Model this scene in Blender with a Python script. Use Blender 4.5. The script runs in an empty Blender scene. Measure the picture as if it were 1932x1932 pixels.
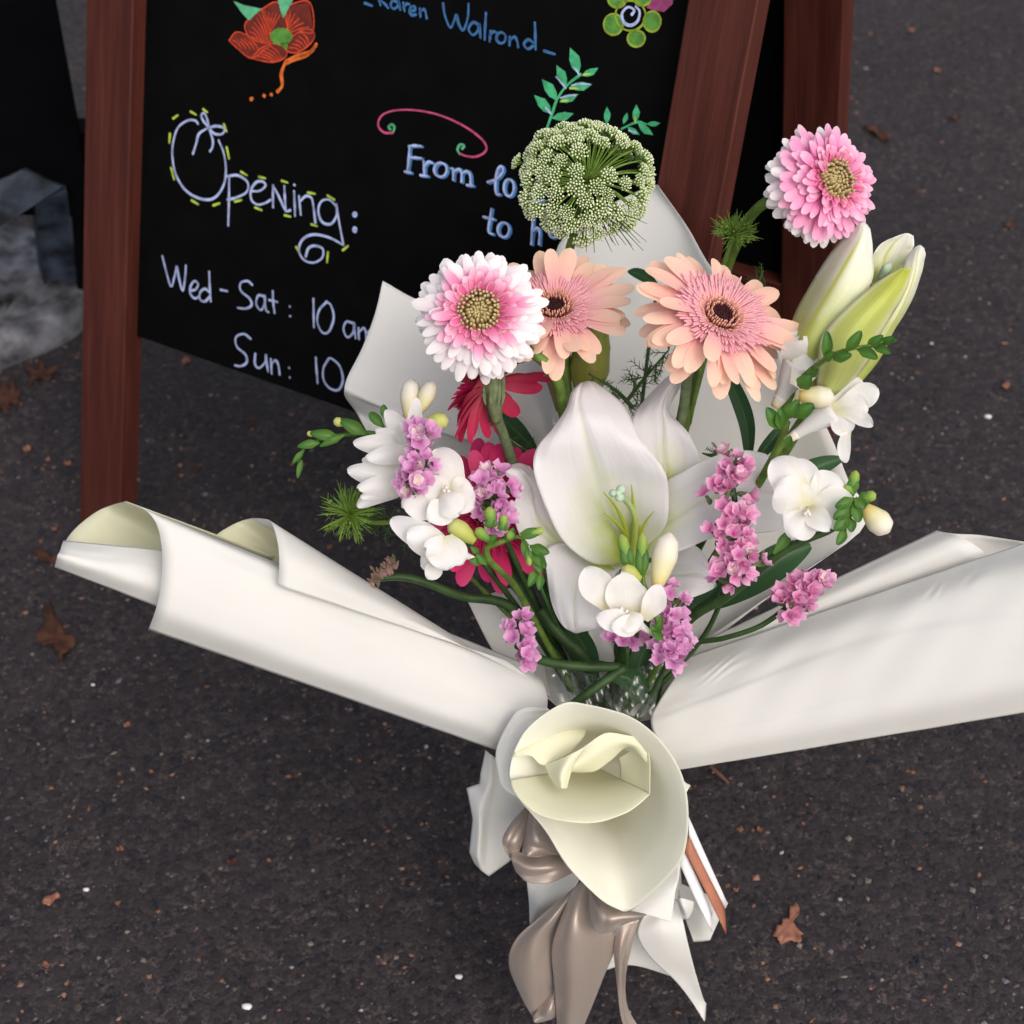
import bpy, math, random
import numpy as np
from mathutils import Matrix, Vector
random.seed(7); rng = np.random.default_rng(11)
S = bpy.context.scene
COL = S.collection
R = math.radians

# ------------------------------------------------------------------ camera, sky, sun, exposure
H, PITCH, ROLL, FPX = 1.1143, 0.72602, -0.03477, 3103.0        # FPX: focal length for a 1932 px wide frame
FWD = np.array([0, math.cos(PITCH), -math.sin(PITCH)])
_up = np.array([0, math.sin(PITCH), math.cos(PITCH)]); _rt = np.array([1.0, 0, 0])
RT = _rt*math.cos(ROLL) + _up*math.sin(ROLL); UP = -_rt*math.sin(ROLL) + _up*math.cos(ROLL)
CAM = np.array([0, 0, H])
cd = bpy.data.cameras.new('camera'); cam = bpy.data.objects.new('camera', cd); COL.objects.link(cam)
m = Matrix.Identity(4)
for i in range(3):
    m[i][0], m[i][1], m[i][2], m[i][3] = RT[i], UP[i], -FWD[i], CAM[i]
cam.matrix_world = m
cd.sensor_width = 36; cd.lens = 36/2/(966/FPX); cd.clip_start = .02; cd.clip_end = 500
cd.dof.use_dof = True; cd.dof.focus_distance = 1.03; cd.dof.aperture_fstop = 11
S.camera = cam
world = bpy.data.worlds.new('World'); S.world = world; world.use_nodes = True
wn = world.node_tree.nodes; wl = world.node_tree.links
SUN_EL, SUN_AZ = 44, 150
sky = wn.new('ShaderNodeTexSky'); sky.sky_type = 'NISHITA'; sky.sun_disc = False
sky.sun_elevation = R(SUN_EL); sky.sun_rotation = R(SUN_AZ); sky.air_density = 1.2; sky.dust_density = 5; sky.ozone_density = .7
hs = wn.new('ShaderNodeHueSaturation'); hs.inputs['Saturation'].default_value = .55
wl.new(sky.outputs[0], hs.inputs['Color']); wl.new(hs.outputs[0], wn['Background'].inputs[0])
wn['Background'].inputs[1].default_value = .15
sl = bpy.data.lights.new('sun', 'SUN'); sl.energy = 1.0; sl.angle = R(85); sl.color = (1, .965, .93)
sun = bpy.data.objects.new('sun', sl); COL.objects.link(sun)
az, el = R(SUN_AZ), R(SUN_EL)
sdir = Vector((math.sin(az)*math.cos(el), math.cos(az)*math.cos(el), math.sin(el)))
sun.rotation_euler = sdir.to_track_quat('Z', 'Y').to_euler(); sun.location = (0, 0, 5)
S.view_settings.view_transform = 'Standard'; S.view_settings.look = 'None'; S.view_settings.gamma = 1
S.view_settings.use_curve_mapping = False
S.view_settings.exposure = 0.11
S.render.engine = 'CYCLES'
S.cycles.max_bounces = 10; S.cycles.transparent_max_bounces = 12

# ------------------------------------------------------------------ measuring
FR = {'P': (0, 0, 1)}
for k_, x_, y_, s_ in (('A', 0, 0, 1000), ('B', 900, 0, 1000), ('C', 1736, 0, 1000), ('D', 0, 900, 1000), ('E', 750, 950, 1000),
                       ('F', 1736, 900, 1000), ('G', 1200, 1736, 1000), ('H', 0, 1736, 1000), ('I', 1036, 500, 700), ('J', 1600, 500, 800),
                       ('K', 1200, 1700, 700), ('L', 1400, 980, 600), ('M', 1400, 1280, 500), ('N', 1300, 1680, 500), ('O', 900, 950, 600)):
    q_ = 1932/2736; FR[k_] = (x_*q_, y_*q_, s_/1932*q_)
def px(fr, x, y):
    f = FR[fr]; return f[0]+x*f[2], f[1]+y*f[2]
def ray(x, y): return FWD + RT*((x-966)/FPX) - UP*((y-966)/FPX)
def at(fr, x, y, d):
    """the place in the scene at distance d (m, along the view axis)"""
    x, y = px(fr, x, y); return CAM + d*ray(x, y)
def ground(fr, x, y, z=0.0):
    x, y = px(fr, x, y); r = ray(x, y); return CAM + r*((z-H)/r[2])
def spx(fr, n, d=1.05): return n*FR[fr][2]/FPX*d
def vec(nx, ny, nz):
    v = RT*nx + UP*ny - FWD*nz; return v/np.linalg.norm(v)
def nrm(v): return v/(np.linalg.norm(v)+1e-12)

# ------------------------------------------------------------------ objects
WM = {}
def link(o, parent=None):
    COL.objects.link(o)
    if parent is not None: o.parent = parent
    return o
def tag(o, label, cat, group=None, kind=None):
    if label: o['label'] = label
    if cat: o['category'] = cat
    if group: o['group'] = group
    if kind: o['kind'] = kind
    return o
def thing(name, label, cat, loc, group=None, mat=None):
    o = bpy.data.objects.new(name, None); COL.objects.link(o); o.empty_display_size = .02
    M = mat.copy() if mat is not None else Matrix.Translation(Vector(loc))
    o.matrix_world = M; WM[o.name] = M
    return tag(o, label, cat, group)
def mesh(name, V, F, mat, uv=None, smooth=True, vcol=None):
    me = bpy.data.meshes.new(name); me.from_pydata([tuple(map(float, v)) for v in V], [], F)
    if uv is not None:
        l = me.uv_layers.new(name='UVMap'); n = len(me.loops); vi = np.zeros(n, 'i'); me.loops.foreach_get('vertex_index', vi)
        l.data.foreach_set('uv', np.asarray(uv, dtype='f')[vi].ravel())
    if vcol is not None:
        a = me.attributes.new('tint', 'FLOAT_COLOR', 'POINT'); a.data.foreach_set('color', np.asarray(vcol, dtype='f').ravel())
    if smooth: me.polygons.foreach_set('use_smooth', [True]*len(me.polygons))
    if mat is not None:
        for mm in (mat if isinstance(mat, (list, tuple)) else [mat]): me.materials.append(mm)
    return me
def obj(name, V, F, mat, parent=None, uv=None, smooth=True, vcol=None, kind=None, thick=0, label=None):
    """one mesh object built in world coordinates; kept in its parent's frame"""
    V = np.asarray(V, float)
    if parent is not None:
        Mi = np.array(WM[parent.name].inverted()); V = V@Mi[:3, :3].T + Mi[:3, 3]
    o = link(bpy.data.objects.new(name, mesh(name, V, F, mat, uv, smooth, vcol)), parent)
    WM[o.name] = WM[parent.name] if parent is not None else Matrix.Identity(4)
    if kind: o['kind'] = kind
    if label: o['label'] = label
    if thick:
        s = o.modifiers.new('thickness', 'SOLIDIFY'); s.thickness = thick; s.offset = 0
    return o
def inst(name, me, parent, M):
    o = link(bpy.data.objects.new(name, me), parent); o.matrix_basis = M; WM[o.name] = WM[parent.name]@M; return o
class MB:
    """collects shapes into one mesh"""
    def __init__(s): s.V = []; s.F = []; s.U = []; s.n = 0; s.C = []
    def add(s, V, F, U=None, c=None):
        V = np.asarray(V, float); s.V.append(V); s.F += [tuple(i+s.n for i in f) for f in F]
        s.U.append(np.asarray(U) if U is not None else np.zeros((len(V), 2))); s.C.append(np.tile(c if c is not None else (1, 1, 1, 1), (len(V), 1))); s.n += len(V)
    def obj(s, name, mat, parent=None, kind=None, smooth=True, tint=False, label=None):
        return obj(name, np.vstack(s.V), s.F, mat, parent, np.vstack(s.U), smooth, np.vstack(s.C) if tint else None, kind, label=label)
    def mesh(s, name, mat): return mesh(name, np.vstack(s.V), s.F, mat, np.vstack(s.U))
def cat(P, n):
    """resample along axis 0 through all points (Catmull-Rom)"""
    P = np.asarray(P, float); k = len(P)
    if k == 2: t = np.linspace(0, 1, n); return P[0]+(P[1]-P[0])*t.reshape((-1,)+(1,)*(P.ndim-1))
    Q = np.concatenate([[2*P[0]-P[1]], P, [2*P[-1]-P[-2]]]); t = np.linspace(0, k-1, n); i = np.minimum(t.astype(int), k-2); f = (t-i).reshape((-1,)+(1,)*(P.ndim-1))
    a, b, c, d = Q[i], Q[i+1], Q[i+2], Q[i+3]
    return .5*(2*b+(c-a)*f+(2*a-5*b+4*c-d)*f*f+(3*b-a-3*c+d)*f**3)
def gridf(nu, nv, closed=False):
    F = []
    for i in range(nu-1):
        for j in range(nv if closed else nv-1):
            j2 = (j+1) % nv; F.append((i*nv+j, i*nv+j2, (i+1)*nv+j2, (i+1)*nv+j))
    return F
def griduv(nu, nv):
    u, v = np.meshgrid(np.linspace(0, 1, nu), np.linspace(0, 1, nv), indexing='ij'); return np.stack([u.ravel(), v.ravel()], 1)
def surf(G, nu, nv):
    G = cat(G, nu); G = np.swapaxes(cat(np.swapaxes(G, 0, 1), nv), 0, 1)
    return G.reshape(-1, 3), gridf(nu, nv), griduv(nu, nv)
def patch(name, fr, rows, mat, parent, nu=None, nv=None, thick=0, wob=0, label=None):
    """rows: (points, d) or (points, d, e): d = depth at the middle (or one per point), e = extra depth at both edges"""
    G = []
    for r in rows:
        pts, d = r[0], r[1]; e = r[2] if len(r) > 2 else 0; n = len(pts); G.append([])
        for j, p in enumerate(pts):
            s = 2*j/(n-1)-1 if n > 1 else 0
            dd = d[j] if isinstance(d, (list, tuple)) else d + e*s*s
            G[-1].append(at(fr, p[0], p[1], dd))
    nu = nu or 4*len(rows); nv = nv or 4*len(rows[0][0])
    V, F, U = surf(np.array(G), nu, nv)
    if wob:
        V = V + np.outer(np.sin(U[:, 0]*9+U[:, 1]*5+len(rows))*np.sin(U[:, 1]*8+2), -FWD)*wob
    return obj(name, V, F, mat, parent, U, thick=thick, label=label)
def same(p, n=5): return [p]*n
def tube_data(P, rad, seg=8, n=None):
    P = np.asarray(P, float); n = n or max(6, 5*len(P)); C = cat(P, n)
    rr = np.interp(np.linspace(0, 1, n), np.linspace(0, 1, len(rad)), rad) if hasattr(rad, '__len__') else np.full(n, rad)
    T = np.gradient(C, axis=0); T /= np.linalg.norm(T, axis=1, keepdims=True)+1e-12
    a = np.array([0, 0, 1.0]) if abs(T[0][2]) < .9 else np.array([1.0, 0, 0]); N = nrm(np.cross(T[0], a)); V = []
    for i in range(n):
        N = nrm(N-T[i]*(N@T[i])); B = np.cross(T[i], N)
        for k in range(seg):
            w = 2*math.pi*k/seg; V.append(C[i]+rr[i]*(math.cos(w)*N+math.sin(w)*B))
    F = gridf(n, seg, True) + [tuple(range(seg))[::-1], tuple((n-1)*seg+k for k in range(seg))]
    U = np.stack([np.repeat(np.linspace(0, 1, n), seg), np.tile(np.linspace(0, 1, seg), n)], 1)
    return np.array(V), F, U
def tube(name, P, rad, mat, parent=None, seg=8, n=None, kind=None):
    V, F, U = tube_data(P, rad, seg, n); return obj(name, V, F, mat, parent, U, kind=kind)
def smooth01(x): x = np.clip(x, 0, 1); return x*x*(3-2*x)
def wshape(t, b0=.25, peak=.6, sharp=2.0):
    up = b0+(1-b0)*smooth01(t/peak); dn = np.clip(1-np.abs((t-peak)/(1-peak))**sharp, 0, 1)**.5
    return np.where(t < peak, up, dn)
def blade_data(b, t, w, bow=0, cup=0, side=0, twist=0, b0=.25, peak=.6, sharp=2.0, nu=10, nv=6, ruf=0, tipcurl=0, fold=0):
    """a petal or leaf from b to t (world points), w = half width in m"""
    b, t = np.asarray(b), np.asarray(t); ax = t-b; L = np.linalg.norm(ax); a = ax/L
    lat = nrm(np.cross(a, -FWD)); nor = np.cross(lat, a)
    if nor@FWD > 0: nor = -nor
    c, s = math.cos(twist), math.sin(twist); lat, nor = lat*c+nor*s, nor*c-lat*s
    u = (1-(1-np.linspace(0, 1, nu))**1.5)[:, None]; v = np.linspace(-1, 1, nv)[None, :]; W = w*wshape(u, b0, peak, sharp)
    hump = 4*u*(1-u)
    nz = bow*L*hump + cup*w*v*v*wshape(u, b0, peak) + fold*w*(np.abs(v)-.5)*wshape(u, b0, peak) + ruf*w*np.sin(9*u+v*1.5)*np.abs(v)*u - tipcurl*L*smooth01((u-.6)/.4)**2
    la = W*v + side*L*hump
    V = b + ax*u[..., None] + nz[..., None]*nor + la[..., None]*lat
    return V.reshape(-1, 3), gridf(nu, nv), griduv(nu, nv)
def blade(name, b, t, w, mat, parent, **k):
    V, F, U = blade_data(b, t, w, **k); return obj(name, V, F, mat, parent, U)

# ------------------------------------------------------------------ materials
def nmat(name):
    m = bpy.data.materials.new(name); m.use_nodes = True; t = m.node_tree; return m, t.nodes, t.links, t.nodes['Principled BSDF'], t.nodes['Material Output']
def ramp(n, stops):
    r = n.new('ShaderNodeValToRGB'); e = r.color_ramp.elements
    e[0].position, e[0].color = stops[0][0], (*stops[0][1], 1); e[1].position, e[1].color = stops[-1][0], (*stops[-1][1], 1)
    for p, c in stops[1:-1]: x = e.new(p); x.color = (*c, 1)
    return r
def mth(n, l, op, a, b=None):
    x = n.new('ShaderNodeMath'); x.operation = op
    for i, q in enumerate((a, b)):
        if q is None: continue
        if isinstance(q, (int, float)): x.inputs[i].default_value = q
        else: l.new(q, x.inputs[i])
    return x.outputs[0]
def translucent(n, l, p, out, col, amount):
    tr = n.new('ShaderNodeBsdfTranslucent'); mx = n.new('ShaderNodeMixShader'); mx.inputs[0].default_value = amount
    if hasattr(col, 'links'): l.new(col, tr.inputs[0])
    else: tr.inputs[0].default_value = (*col, 1)
    l.new(p.outputs[0], mx.inputs[1]); l.new(tr.outputs[0], mx.inputs[2]); l.new(mx.outputs[0], out.inputs[0])
def petal_mat(name, stops, tr=.3, vein=.12, rough=.5, vscale=26, rib=None, bump=.15, edge=None, base_mid=False):
    """colour along the petal (u), veins across (v); rib = (colour, half width) of a midrib stripe; edge = colour of the margin"""
    m, n, l, p, o = nmat(name); uv = n.new('ShaderNodeUVMap'); sp = n.new('ShaderNodeSeparateXYZ'); l.new(uv.outputs[0], sp.inputs[0])
    tc = n.new('ShaderNodeTexCoord')
    oi = n.new('ShaderNodeObjectInfo')
    ns = n.new('ShaderNodeTexNoise'); ns.inputs['Scale'].default_value = 60; l.new(tc.outputs['Object'], ns.inputs[0])
    j = mth(n, l, 'ADD', sp.outputs[0], mth(n, l, 'MULTIPLY', mth(n, l, 'SUBTRACT', ns.outputs[0], .5), .25))
    j = mth(n, l, 'ADD', j, mth(n, l, 'MULTIPLY', mth(n, l, 'SUBTRACT', oi.outputs['Random'], .5), .12))
    if base_mid:   # the base tint stays near the midrib
        dv = mth(n, l, 'ABSOLUTE', mth(n, l, 'SUBTRACT', sp.outputs[1], .5)); j = mth(n, l, 'ADD', j, mth(n, l, 'MULTIPLY', dv, .5))
    rp = ramp(n, stops); l.new(j, rp.inputs[0]); col = rp.outputs[0]
    mp = n.new('ShaderNodeMapping'); mp.inputs['Scale'].default_value = (1.5, vscale, 1); l.new(uv.outputs[0], mp.inputs[0])
    vn = n.new('ShaderNodeTexNoise'); vn.inputs['Scale'].default_value = 1; vn.inputs['Detail'].default_value = 2; l.new(mp.outputs[0], vn.inputs[0])
    if rib:
        dv = mth(n, l, 'ABSOLUTE', mth(n, l, 'SUBTRACT', sp.outputs[1], .5)); f = mth(n, l, 'LESS_THAN', dv, rib[1])
        f = mth(n, l, 'SUBTRACT', 1, mth(n, l, 'DIVIDE', dv, rib[1])); f = mth(n, l, 'MAXIMUM', f, 0)
        f = mth(n, l, 'MULTIPLY', f, mth(n, l, 'MINIMUM', 1, mth(n, l, 'MULTIPLY', mth(n, l, 'SUBTRACT', 1.02, sp.outputs[0]), 3)))
        mx = n.new('ShaderNodeMix'); mx.data_type = 'RGBA'; l.new(f, mx.inputs[0]); l.new(col, mx.inputs[6]); mx.inputs[7].default_value = (*rib[0], 1); col = mx.outputs[2]
    if edge:
        dv = mth(n, l, 'ABSOLUTE', mth(n, l, 'SUBTRACT', sp.outputs[1], .5)); f = mth(n, l, 'MAXIMUM', mth(n, l, 'MULTIPLY', mth(n, l, 'SUBTRACT', dv, .3), 4), mth(n, l, 'MULTIPLY', mth(n, l, 'SUBTRACT', sp.outputs[0], .86), 6))
        f = mth(n, l, 'MINIMUM', mth(n, l, 'MAXIMUM', f, 0), .85)
        mx = n.new('ShaderNodeMix'); mx.data_type = 'RGBA'; l.new(f, mx.inputs[0]); l.new(col, mx.inputs[6]); mx.inputs[7].default_value = (*edge, 1); col = mx.outputs[2]
    hv = n.new('ShaderNodeHueSaturation'); l.new(col, hv.inputs['Color'])
    l.new(mth(n, l, 'ADD', 1-vein*.5, mth(n, l, 'MULTIPLY', vn.outputs[0], vein)), hv.inputs['Value']); col = hv.outputs[0]
    l.new(col, p.inputs['Base Color']); p.inputs['Roughness'].default_value = rough; p.inputs['Specular IOR Level'].default_value = .3
    bp = n.new('ShaderNodeBump'); bp.inputs['Strength'].default_value = bump; bp.inputs['Distance'].default_value = .001; l.new(vn.outputs[0], bp.inputs['Height']); l.new(bp.outputs[0], p.inputs['Normal'])
    translucent(n, l, p, o, col, tr); return m
def plain(name, c, rough=.5, tr=0, var=.25, scale=80, spec=.3, bump=0, metal=0, c2=None):
    m, n, l, p, o = nmat(name); tc = n.new('ShaderNodeTexCoord'); ns = n.new('ShaderNodeTexNoise'); ns.inputs['Scale'].default_value = scale; ns.inputs['Detail'].default_value = 4
    l.new(tc.outputs['Object'], ns.inputs[0]); c = np.array(c); c2 = np.array(c2) if c2 is not None else c*(1+var)
    r = ramp(n, [(.3, tuple(c*(1-var))), (.7, tuple(np.minimum(c2, .95)))]); l.new(ns.outputs[0], r.inputs[0]); l.new(r.outputs[0], p.inputs['Base Color'])
    p.inputs['Roughness'].default_value = rough; p.inputs['Specular IOR Level'].default_value = spec; p.inputs['Metallic'].default_value = metal
    if bump:
        b = n.new('ShaderNodeBump'); b.inputs['Strength'].default_value = bump; b.inputs['Distance'].default_value = .001; l.new(ns.outputs[0], b.inputs['Height']); l.new(b.outputs[0], p.inputs['Normal'])
    if tr: translucent(n, l, p, o, r.outputs[0], tr)
    return m
def paper_mat(name, base, trc):
    m, n, l, p, o = nmat(name); tc = n.new('ShaderNodeTexCoord')
    a = n.new('ShaderNodeTexNoise'); a.inputs['Scale'].default_value = 900; a.inputs['Detail'].default_value = 3; l.new(tc.outputs['Object'], a.inputs[0])
    b = n.new('ShaderNodeTexNoise'); b.inputs['Scale'].default_value = 14; l.new(tc.outputs['Object'], b.inputs[0])
    r = ramp(n, [(.3, base), (.7, tuple(c+.02 for c in base))]); l.new(b.outputs[0], r.inputs[0]); l.new(r.outputs[0], p.inputs['Base Color'])
    p.inputs['Roughness'].default_value = .95; p.inputs['Specular IOR Level'].default_value = .06
    h = mth(n, l, 'ADD', mth(n, l, 'MULTIPLY', a.outputs[0], .06), b.outputs[0])
    bp = n.new('ShaderNodeBump'); bp.inputs['Strength'].default_value = .35; bp.inputs['Distance'].default_value = .003; l.new(h, bp.inputs['Height']); l.new(bp.outputs[0], p.inputs['Normal'])
    translucent(n, l, p, o, trc, .24); return m
def wood_mat():
    m, n, l, p, o = nmat('red_stained_wood'); uv = n.new('ShaderNodeUVMap'); mp = n.new('ShaderNodeMapping'); mp.inputs['Scale'].default_value = (5, 26, 1); l.new(uv.outputs[0], mp.inputs[0])
    a = n.new('ShaderNodeTexNoise'); a.inputs['Scale'].default_value = 1; a.inputs['Detail'].default_value = 6; a.inputs['Distortion'].default_value = .4; l.new(mp.outputs[0], a.inputs[0])
    mp2 = n.new('ShaderNodeMapping'); mp2.inputs['Scale'].default_value = (16, 160, 1); l.new(uv.outputs[0], mp2.inputs[0])
    b = n.new('ShaderNodeTexNoise'); b.inputs['Scale'].default_value = 1; b.inputs['Detail'].default_value = 3; l.new(mp2.outputs[0], b.inputs[0])
    f = mth(n, l, 'ADD', mth(n, l, 'MULTIPLY', a.outputs[0], .65), mth(n, l, 'MULTIPLY', b.outputs[0], .35))
    r = ramp(n, [(.3, (.042, .010, .008)), (.5, (.068, .017, .012)), (.72, (.11, .031, .022))]); l.new(f, r.inputs[0]); l.new(r.outputs[0], p.inputs['Base Color'])
    p.inputs['Roughness'].default_value = .5; p.inputs['Specular IOR Level'].default_value = .2
    bp = n.new('ShaderNodeBump'); bp.inputs['Strength'].default_value = .25; bp.inputs['Distance'].default_value = .001; l.new(b.outputs[0], bp.inputs['Height']); l.new(bp.outputs[0], p.inputs['Normal'])
    return m
def tint_mat(name, rough=.8, spec=.2):
    m, n, l, p, o = nmat(name); a = n.new('ShaderNodeAttribute'); a.attribute_name = 'tint'; l.new(a.outputs['Color'], p.inputs['Base Color']); p.inputs['Roughness'].default_value = rough; p.inputs['Specular IOR Level'].default_value = spec; return m
def chalk_mat(name, c):
    m, n, l, p, o = nmat(name); tc = n.new('ShaderNodeTexCoord'); ns = n.new('ShaderNodeTexNoise'); ns.inputs['Scale'].default_value = 160; ns.inputs['Detail'].default_value = 5; l.new(tc.outputs['Object'], ns.inputs[0])
    c = np.array(c); r = ramp(n, [(.3, tuple(c*.55)), (.6, tuple(c))]); l.new(ns.outputs[0], r.inputs[0]); l.new(r.outputs[0], p.inputs['Base Color']); p.inputs['Roughness'].default_value = .7; return m
def asphalt_mat():
    m, n, l, p, o = nmat('worn_asphalt'); tc = n.new('ShaderNodeTexCoord')
    def noise(s, d=4, ro=.6):
        x = n.new('ShaderNodeTexNoise'); x.inputs['Scale'].default_value = s; x.inputs['Detail'].default_value = d; x.inputs['Roughness'].default_value = ro; l.new(tc.outputs['Object'], x.inputs[0]); return x
    def vor(s):
        x = n.new('ShaderNodeTexVoronoi'); x.inputs['Scale'].default_value = s; l.new(tc.outputs['Object'], x.inputs[0]); return x
    v1, v2 = vor(170), vor(380); big, mid, fin = noise(1.7, 5), noise(14, 5), noise(320, 3)
    s1 = n.new('ShaderNodeSeparateColor'); l.new(v1.outputs['Color'], s1.inputs[0]); s2 = n.new('ShaderNodeSeparateColor'); l.new(v2.outputs['Color'], s2.inputs[0])
    r1 = ramp(n, [(0, (.007, .007, .013)), (.28, (.0245, .0175, .0215)), (.6, (.0415, .0295, .032)), (.85, (.062, .046, .048)), (1, (.105, .075, .07))]); l.new(s1.outputs[0], r1.inputs[0])
    r2 = ramp(n, [(0, (.018, .015, .020)), (.6, (.032, .026, .029)), (1, (.05, .04, .041))]); l.new(s2.outputs[0], r2.inputs[0])
    mx = n.new('ShaderNodeMix'); mx.data_type = 'RGBA'; l.new(mth(n, l, 'GREATER_THAN', fin.outputs[0], .5), mx.inputs[0]); l.new(r1.outputs[0], mx.inputs[6]); l.new(r2.outputs[0], mx.inputs[7])
    k = mth(n, l, 'ADD', mth(n, l, 'MULTIPLY', big.outputs[0], .9), mth(n, l, 'MULTIPLY', mid.outputs[0], .55)); k = mth(n, l, 'ADD', mth(n, l, 'MULTIPLY', k, .80), .17)
    hv = n.new('ShaderNodeHueSaturation'); l.new(mx.outputs[2], hv.inputs['Color']); l.new(k, hv.inputs['Value']); l.new(hv.outputs[0], p.inputs['Base Color'])
    p.inputs['Roughness'].default_value = .75; p.inputs['Specular IOR Level'].default_value = .35
    h = mth(n, l, 'SUBTRACT', mth(n, l, 'ADD', mth(n, l, 'MULTIPLY', s1.outputs[1], .4), mth(n, l, 'MULTIPLY', fin.outputs[0], .8)), mth(n, l, 'MULTIPLY', v1.outputs['Distance'], .9))
    bp = n.new('ShaderNodeBump'); bp.inputs['Strength'].default_value = .5; bp.inputs['Distance'].default_value = .002; l.new(h, bp.inputs['Height']); l.new(bp.outputs[0], p.inputs['Normal']); return m
def cello_mat():
    m, n, l, p, o = nmat('clear_cellophane'); t = n.new('ShaderNodeBsdfTransparent'); t.inputs[0].default_value = (.93, .95, .94, 1); g = n.new('ShaderNodeBsdfGlossy'); g.inputs['Roughness'].default_value = .12
    tc = n.new('ShaderNodeTexCoord'); ns = n.new('ShaderNodeTexVoronoi'); ns.inputs['Scale'].default_value = 55; l.new(tc.outputs['Object'], ns.inputs[0]); bp = n.new('ShaderNodeBump'); bp.inputs['Strength'].default_value = .35; bp.inputs['Distance'].default_value = .005
    l.new(ns.outputs[0], bp.inputs['Height']); l.new(bp.outputs[0], g.inputs['Normal']); mx = n.new('ShaderNodeMixShader'); mx.inputs[0].default_value = .12; df = n.new('ShaderNodeBsdfTranslucent'); df.inputs[0].default_value = (.8, .82, .8, 1); m2 = n.new('ShaderNodeMixShader'); m2.inputs[0].default_value = .16
    l.new(t.outputs[0], mx.inputs[1]); l.new(g.outputs[0], mx.inputs[2]); l.new(mx.outputs[0], m2.inputs[1]); l.new(df.outputs[0], m2.inputs[2]); l.new(m2.outputs[0], o.inputs[0]); return m
def satin_mat():
    m, n, l, p, o = nmat('champagne_satin'); uv = n.new('ShaderNodeUVMap'); mp = n.new('ShaderNodeMapping'); mp.inputs['Scale'].default_value = (3, 240, 1); l.new(uv.outputs[0], mp.inputs[0])
    ns = n.new('ShaderNodeTexNoise'); ns.inputs['Scale'].default_value = 1; l.new(mp.outputs[0], ns.inputs[0]); r = ramp(n, [(.3, (.36, .29, .25)), (.7, (.41, .33, .285))]); l.new(ns.outputs[0], r.inputs[0]); l.new(r.outputs[0], p.inputs['Base Color'])
    p.inputs['Roughness'].default_value = .42; p.inputs['Metallic'].default_value = .4; p.inputs['Specular IOR Level'].default_value = .5; p.inputs['Sheen Weight'].default_value = .2; return m

PAPER = paper_mat('matte_white_paper', (.79, .78, .76), (.83, .81, .69)); PAPER_MID = paper_mat('ivory_paper', (.80, .79, .70), (.83, .82, .56)); PAPER_IN = paper_mat('cream_inner_face_paper', (.80, .785, .60), (.83, .82, .47)); WOOD = wood_mat(); SATIN = satin_mat()
BLACK = plain('black_chalk_paint', (.003, .003, .0034), .6, var=.2, scale=30, spec=.04)
STEM = plain('green_stem', (.10, .17, .028), .5, var=.3, scale=120, tr=.0, bump=.2)
STEM_GREY = plain('downy_grey_green_stem', (.14, .18, .09), .7, var=.25, scale=200, bump=.3)
STEM_DARK = plain('dark_green_stem', (.028, .062, .016), .5, var=.35, scale=90, bump=.3)
LEAF = petal_mat('dark_lily_leaf', [(0, (.018, .055, .016)), (1, (.03, .085, .028))], tr=.12, vein=.5, rough=.38, vscale=18, rib=((.06, .13, .04), .05))
CALYX = petal_mat('fresh_green_bract', [(0, (.09, .19, .03)), (.6, (.06, .16, .025)), (1, (.035, .11, .022))], tr=.2, vein=.4, rough=.42, vscale=12)
FERN = plain('fine_green_foliage', (.05, .105, .022), .55, var=.35, scale=150, tr=.1)
FERN_LIGHT = plain('fresh_green_threads', (.19, .32, .05), .55, var=.3, scale=150, tr=.2)
WHITE = petal_mat('white_freesia_petal', [(0, (.82, .78, .52)), (.22, (.87, .85, .80)), (.7, (.90, .885, .885)), (1, (.90, .88, .875))], tr=.42, vein=.12, vscale=16, bump=.25)
CREAM = petal_mat('cream_bud_petal', [(0, (.72, .55, .18)), (.25, (.80, .74, .42)), (.6, (.86, .80, .68)), (1, (.87, .82, .76))], tr=.25, vein=.1, vscale=10)
BUDY = petal_mat('yellow_green_bud', [(0, (.40, .42, .08)), (.5, (.52, .55, .15)), (1, (.60, .60, .26))], tr=.2, vein=.15, vscale=6)
BUDG = petal_mat('green_bud', [(0, (.08, .2, .03)), (.5, (.2, .34, .05)), (1, (.42, .47, .12))], tr=.15, vein=.15, vscale=6)
LILY = petal_mat('white_lily_tepal', [(0, (.40, .52, .05)), (.14, (.60, .68, .16)), (.30, (.84, .85, .70)), (.45, (.89, .88, .88)), (1, (.90, .88, .895))], tr=.46, vein=.09, vscale=34, rib=((.80, .82, .70), .035), bump=.3, base_mid=True)
LILYB = petal_mat('half_open_lily_tepal', [(0, (.42, .50, .11)), (.3, (.55, .60, .20)), (.6, (.80, .80, .62)), (1, (.86, .85, .82))], tr=.25, vein=.25, vscale=16, rib=((.55, .56, .08), .07))
LILYG = petal_mat('yellow_green_lily_tepal', [(0, (.45, .50, .16)), (.5, (.52, .56, .13)), (.85, (.42, .46, .04)), (1, (.36, .36, .05))], tr=.2, vein=.3, vscale=10, edge=(.72, .70, .50))
LILYBUD = petal_mat('closed_green_lily_bud', [(0, (.17, .20, .03)), (.5, (.21, .23, .03)), (1, (.28, .27, .05))], tr=.05, vein=.9, vscale=9, rough=.45)
LILYBUD2 = petal_mat('brownish_lily_bud', [(0, (.12, .12, .04)), (.5, (.15, .12, .05)), (1, (.17, .13, .06))], tr=.05, vein=.9, vscale=9, rough=.45)
PISTIL = petal_mat('pistil_green', [(0, (.42, .52, .06)), (.6, (.40, .50, .12)), (1, (.32, .42, .2))], tr=.1, vein=.1)
STIGMA = plain('pale_stigma', (.42, .55, .40), .5, var=.15, scale=300)
FIL = petal_mat('filament_yellow_green', [(0, (.55, .62, .10)), (1, (.45, .55, .06))], tr=.25, vein=.1)
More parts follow.
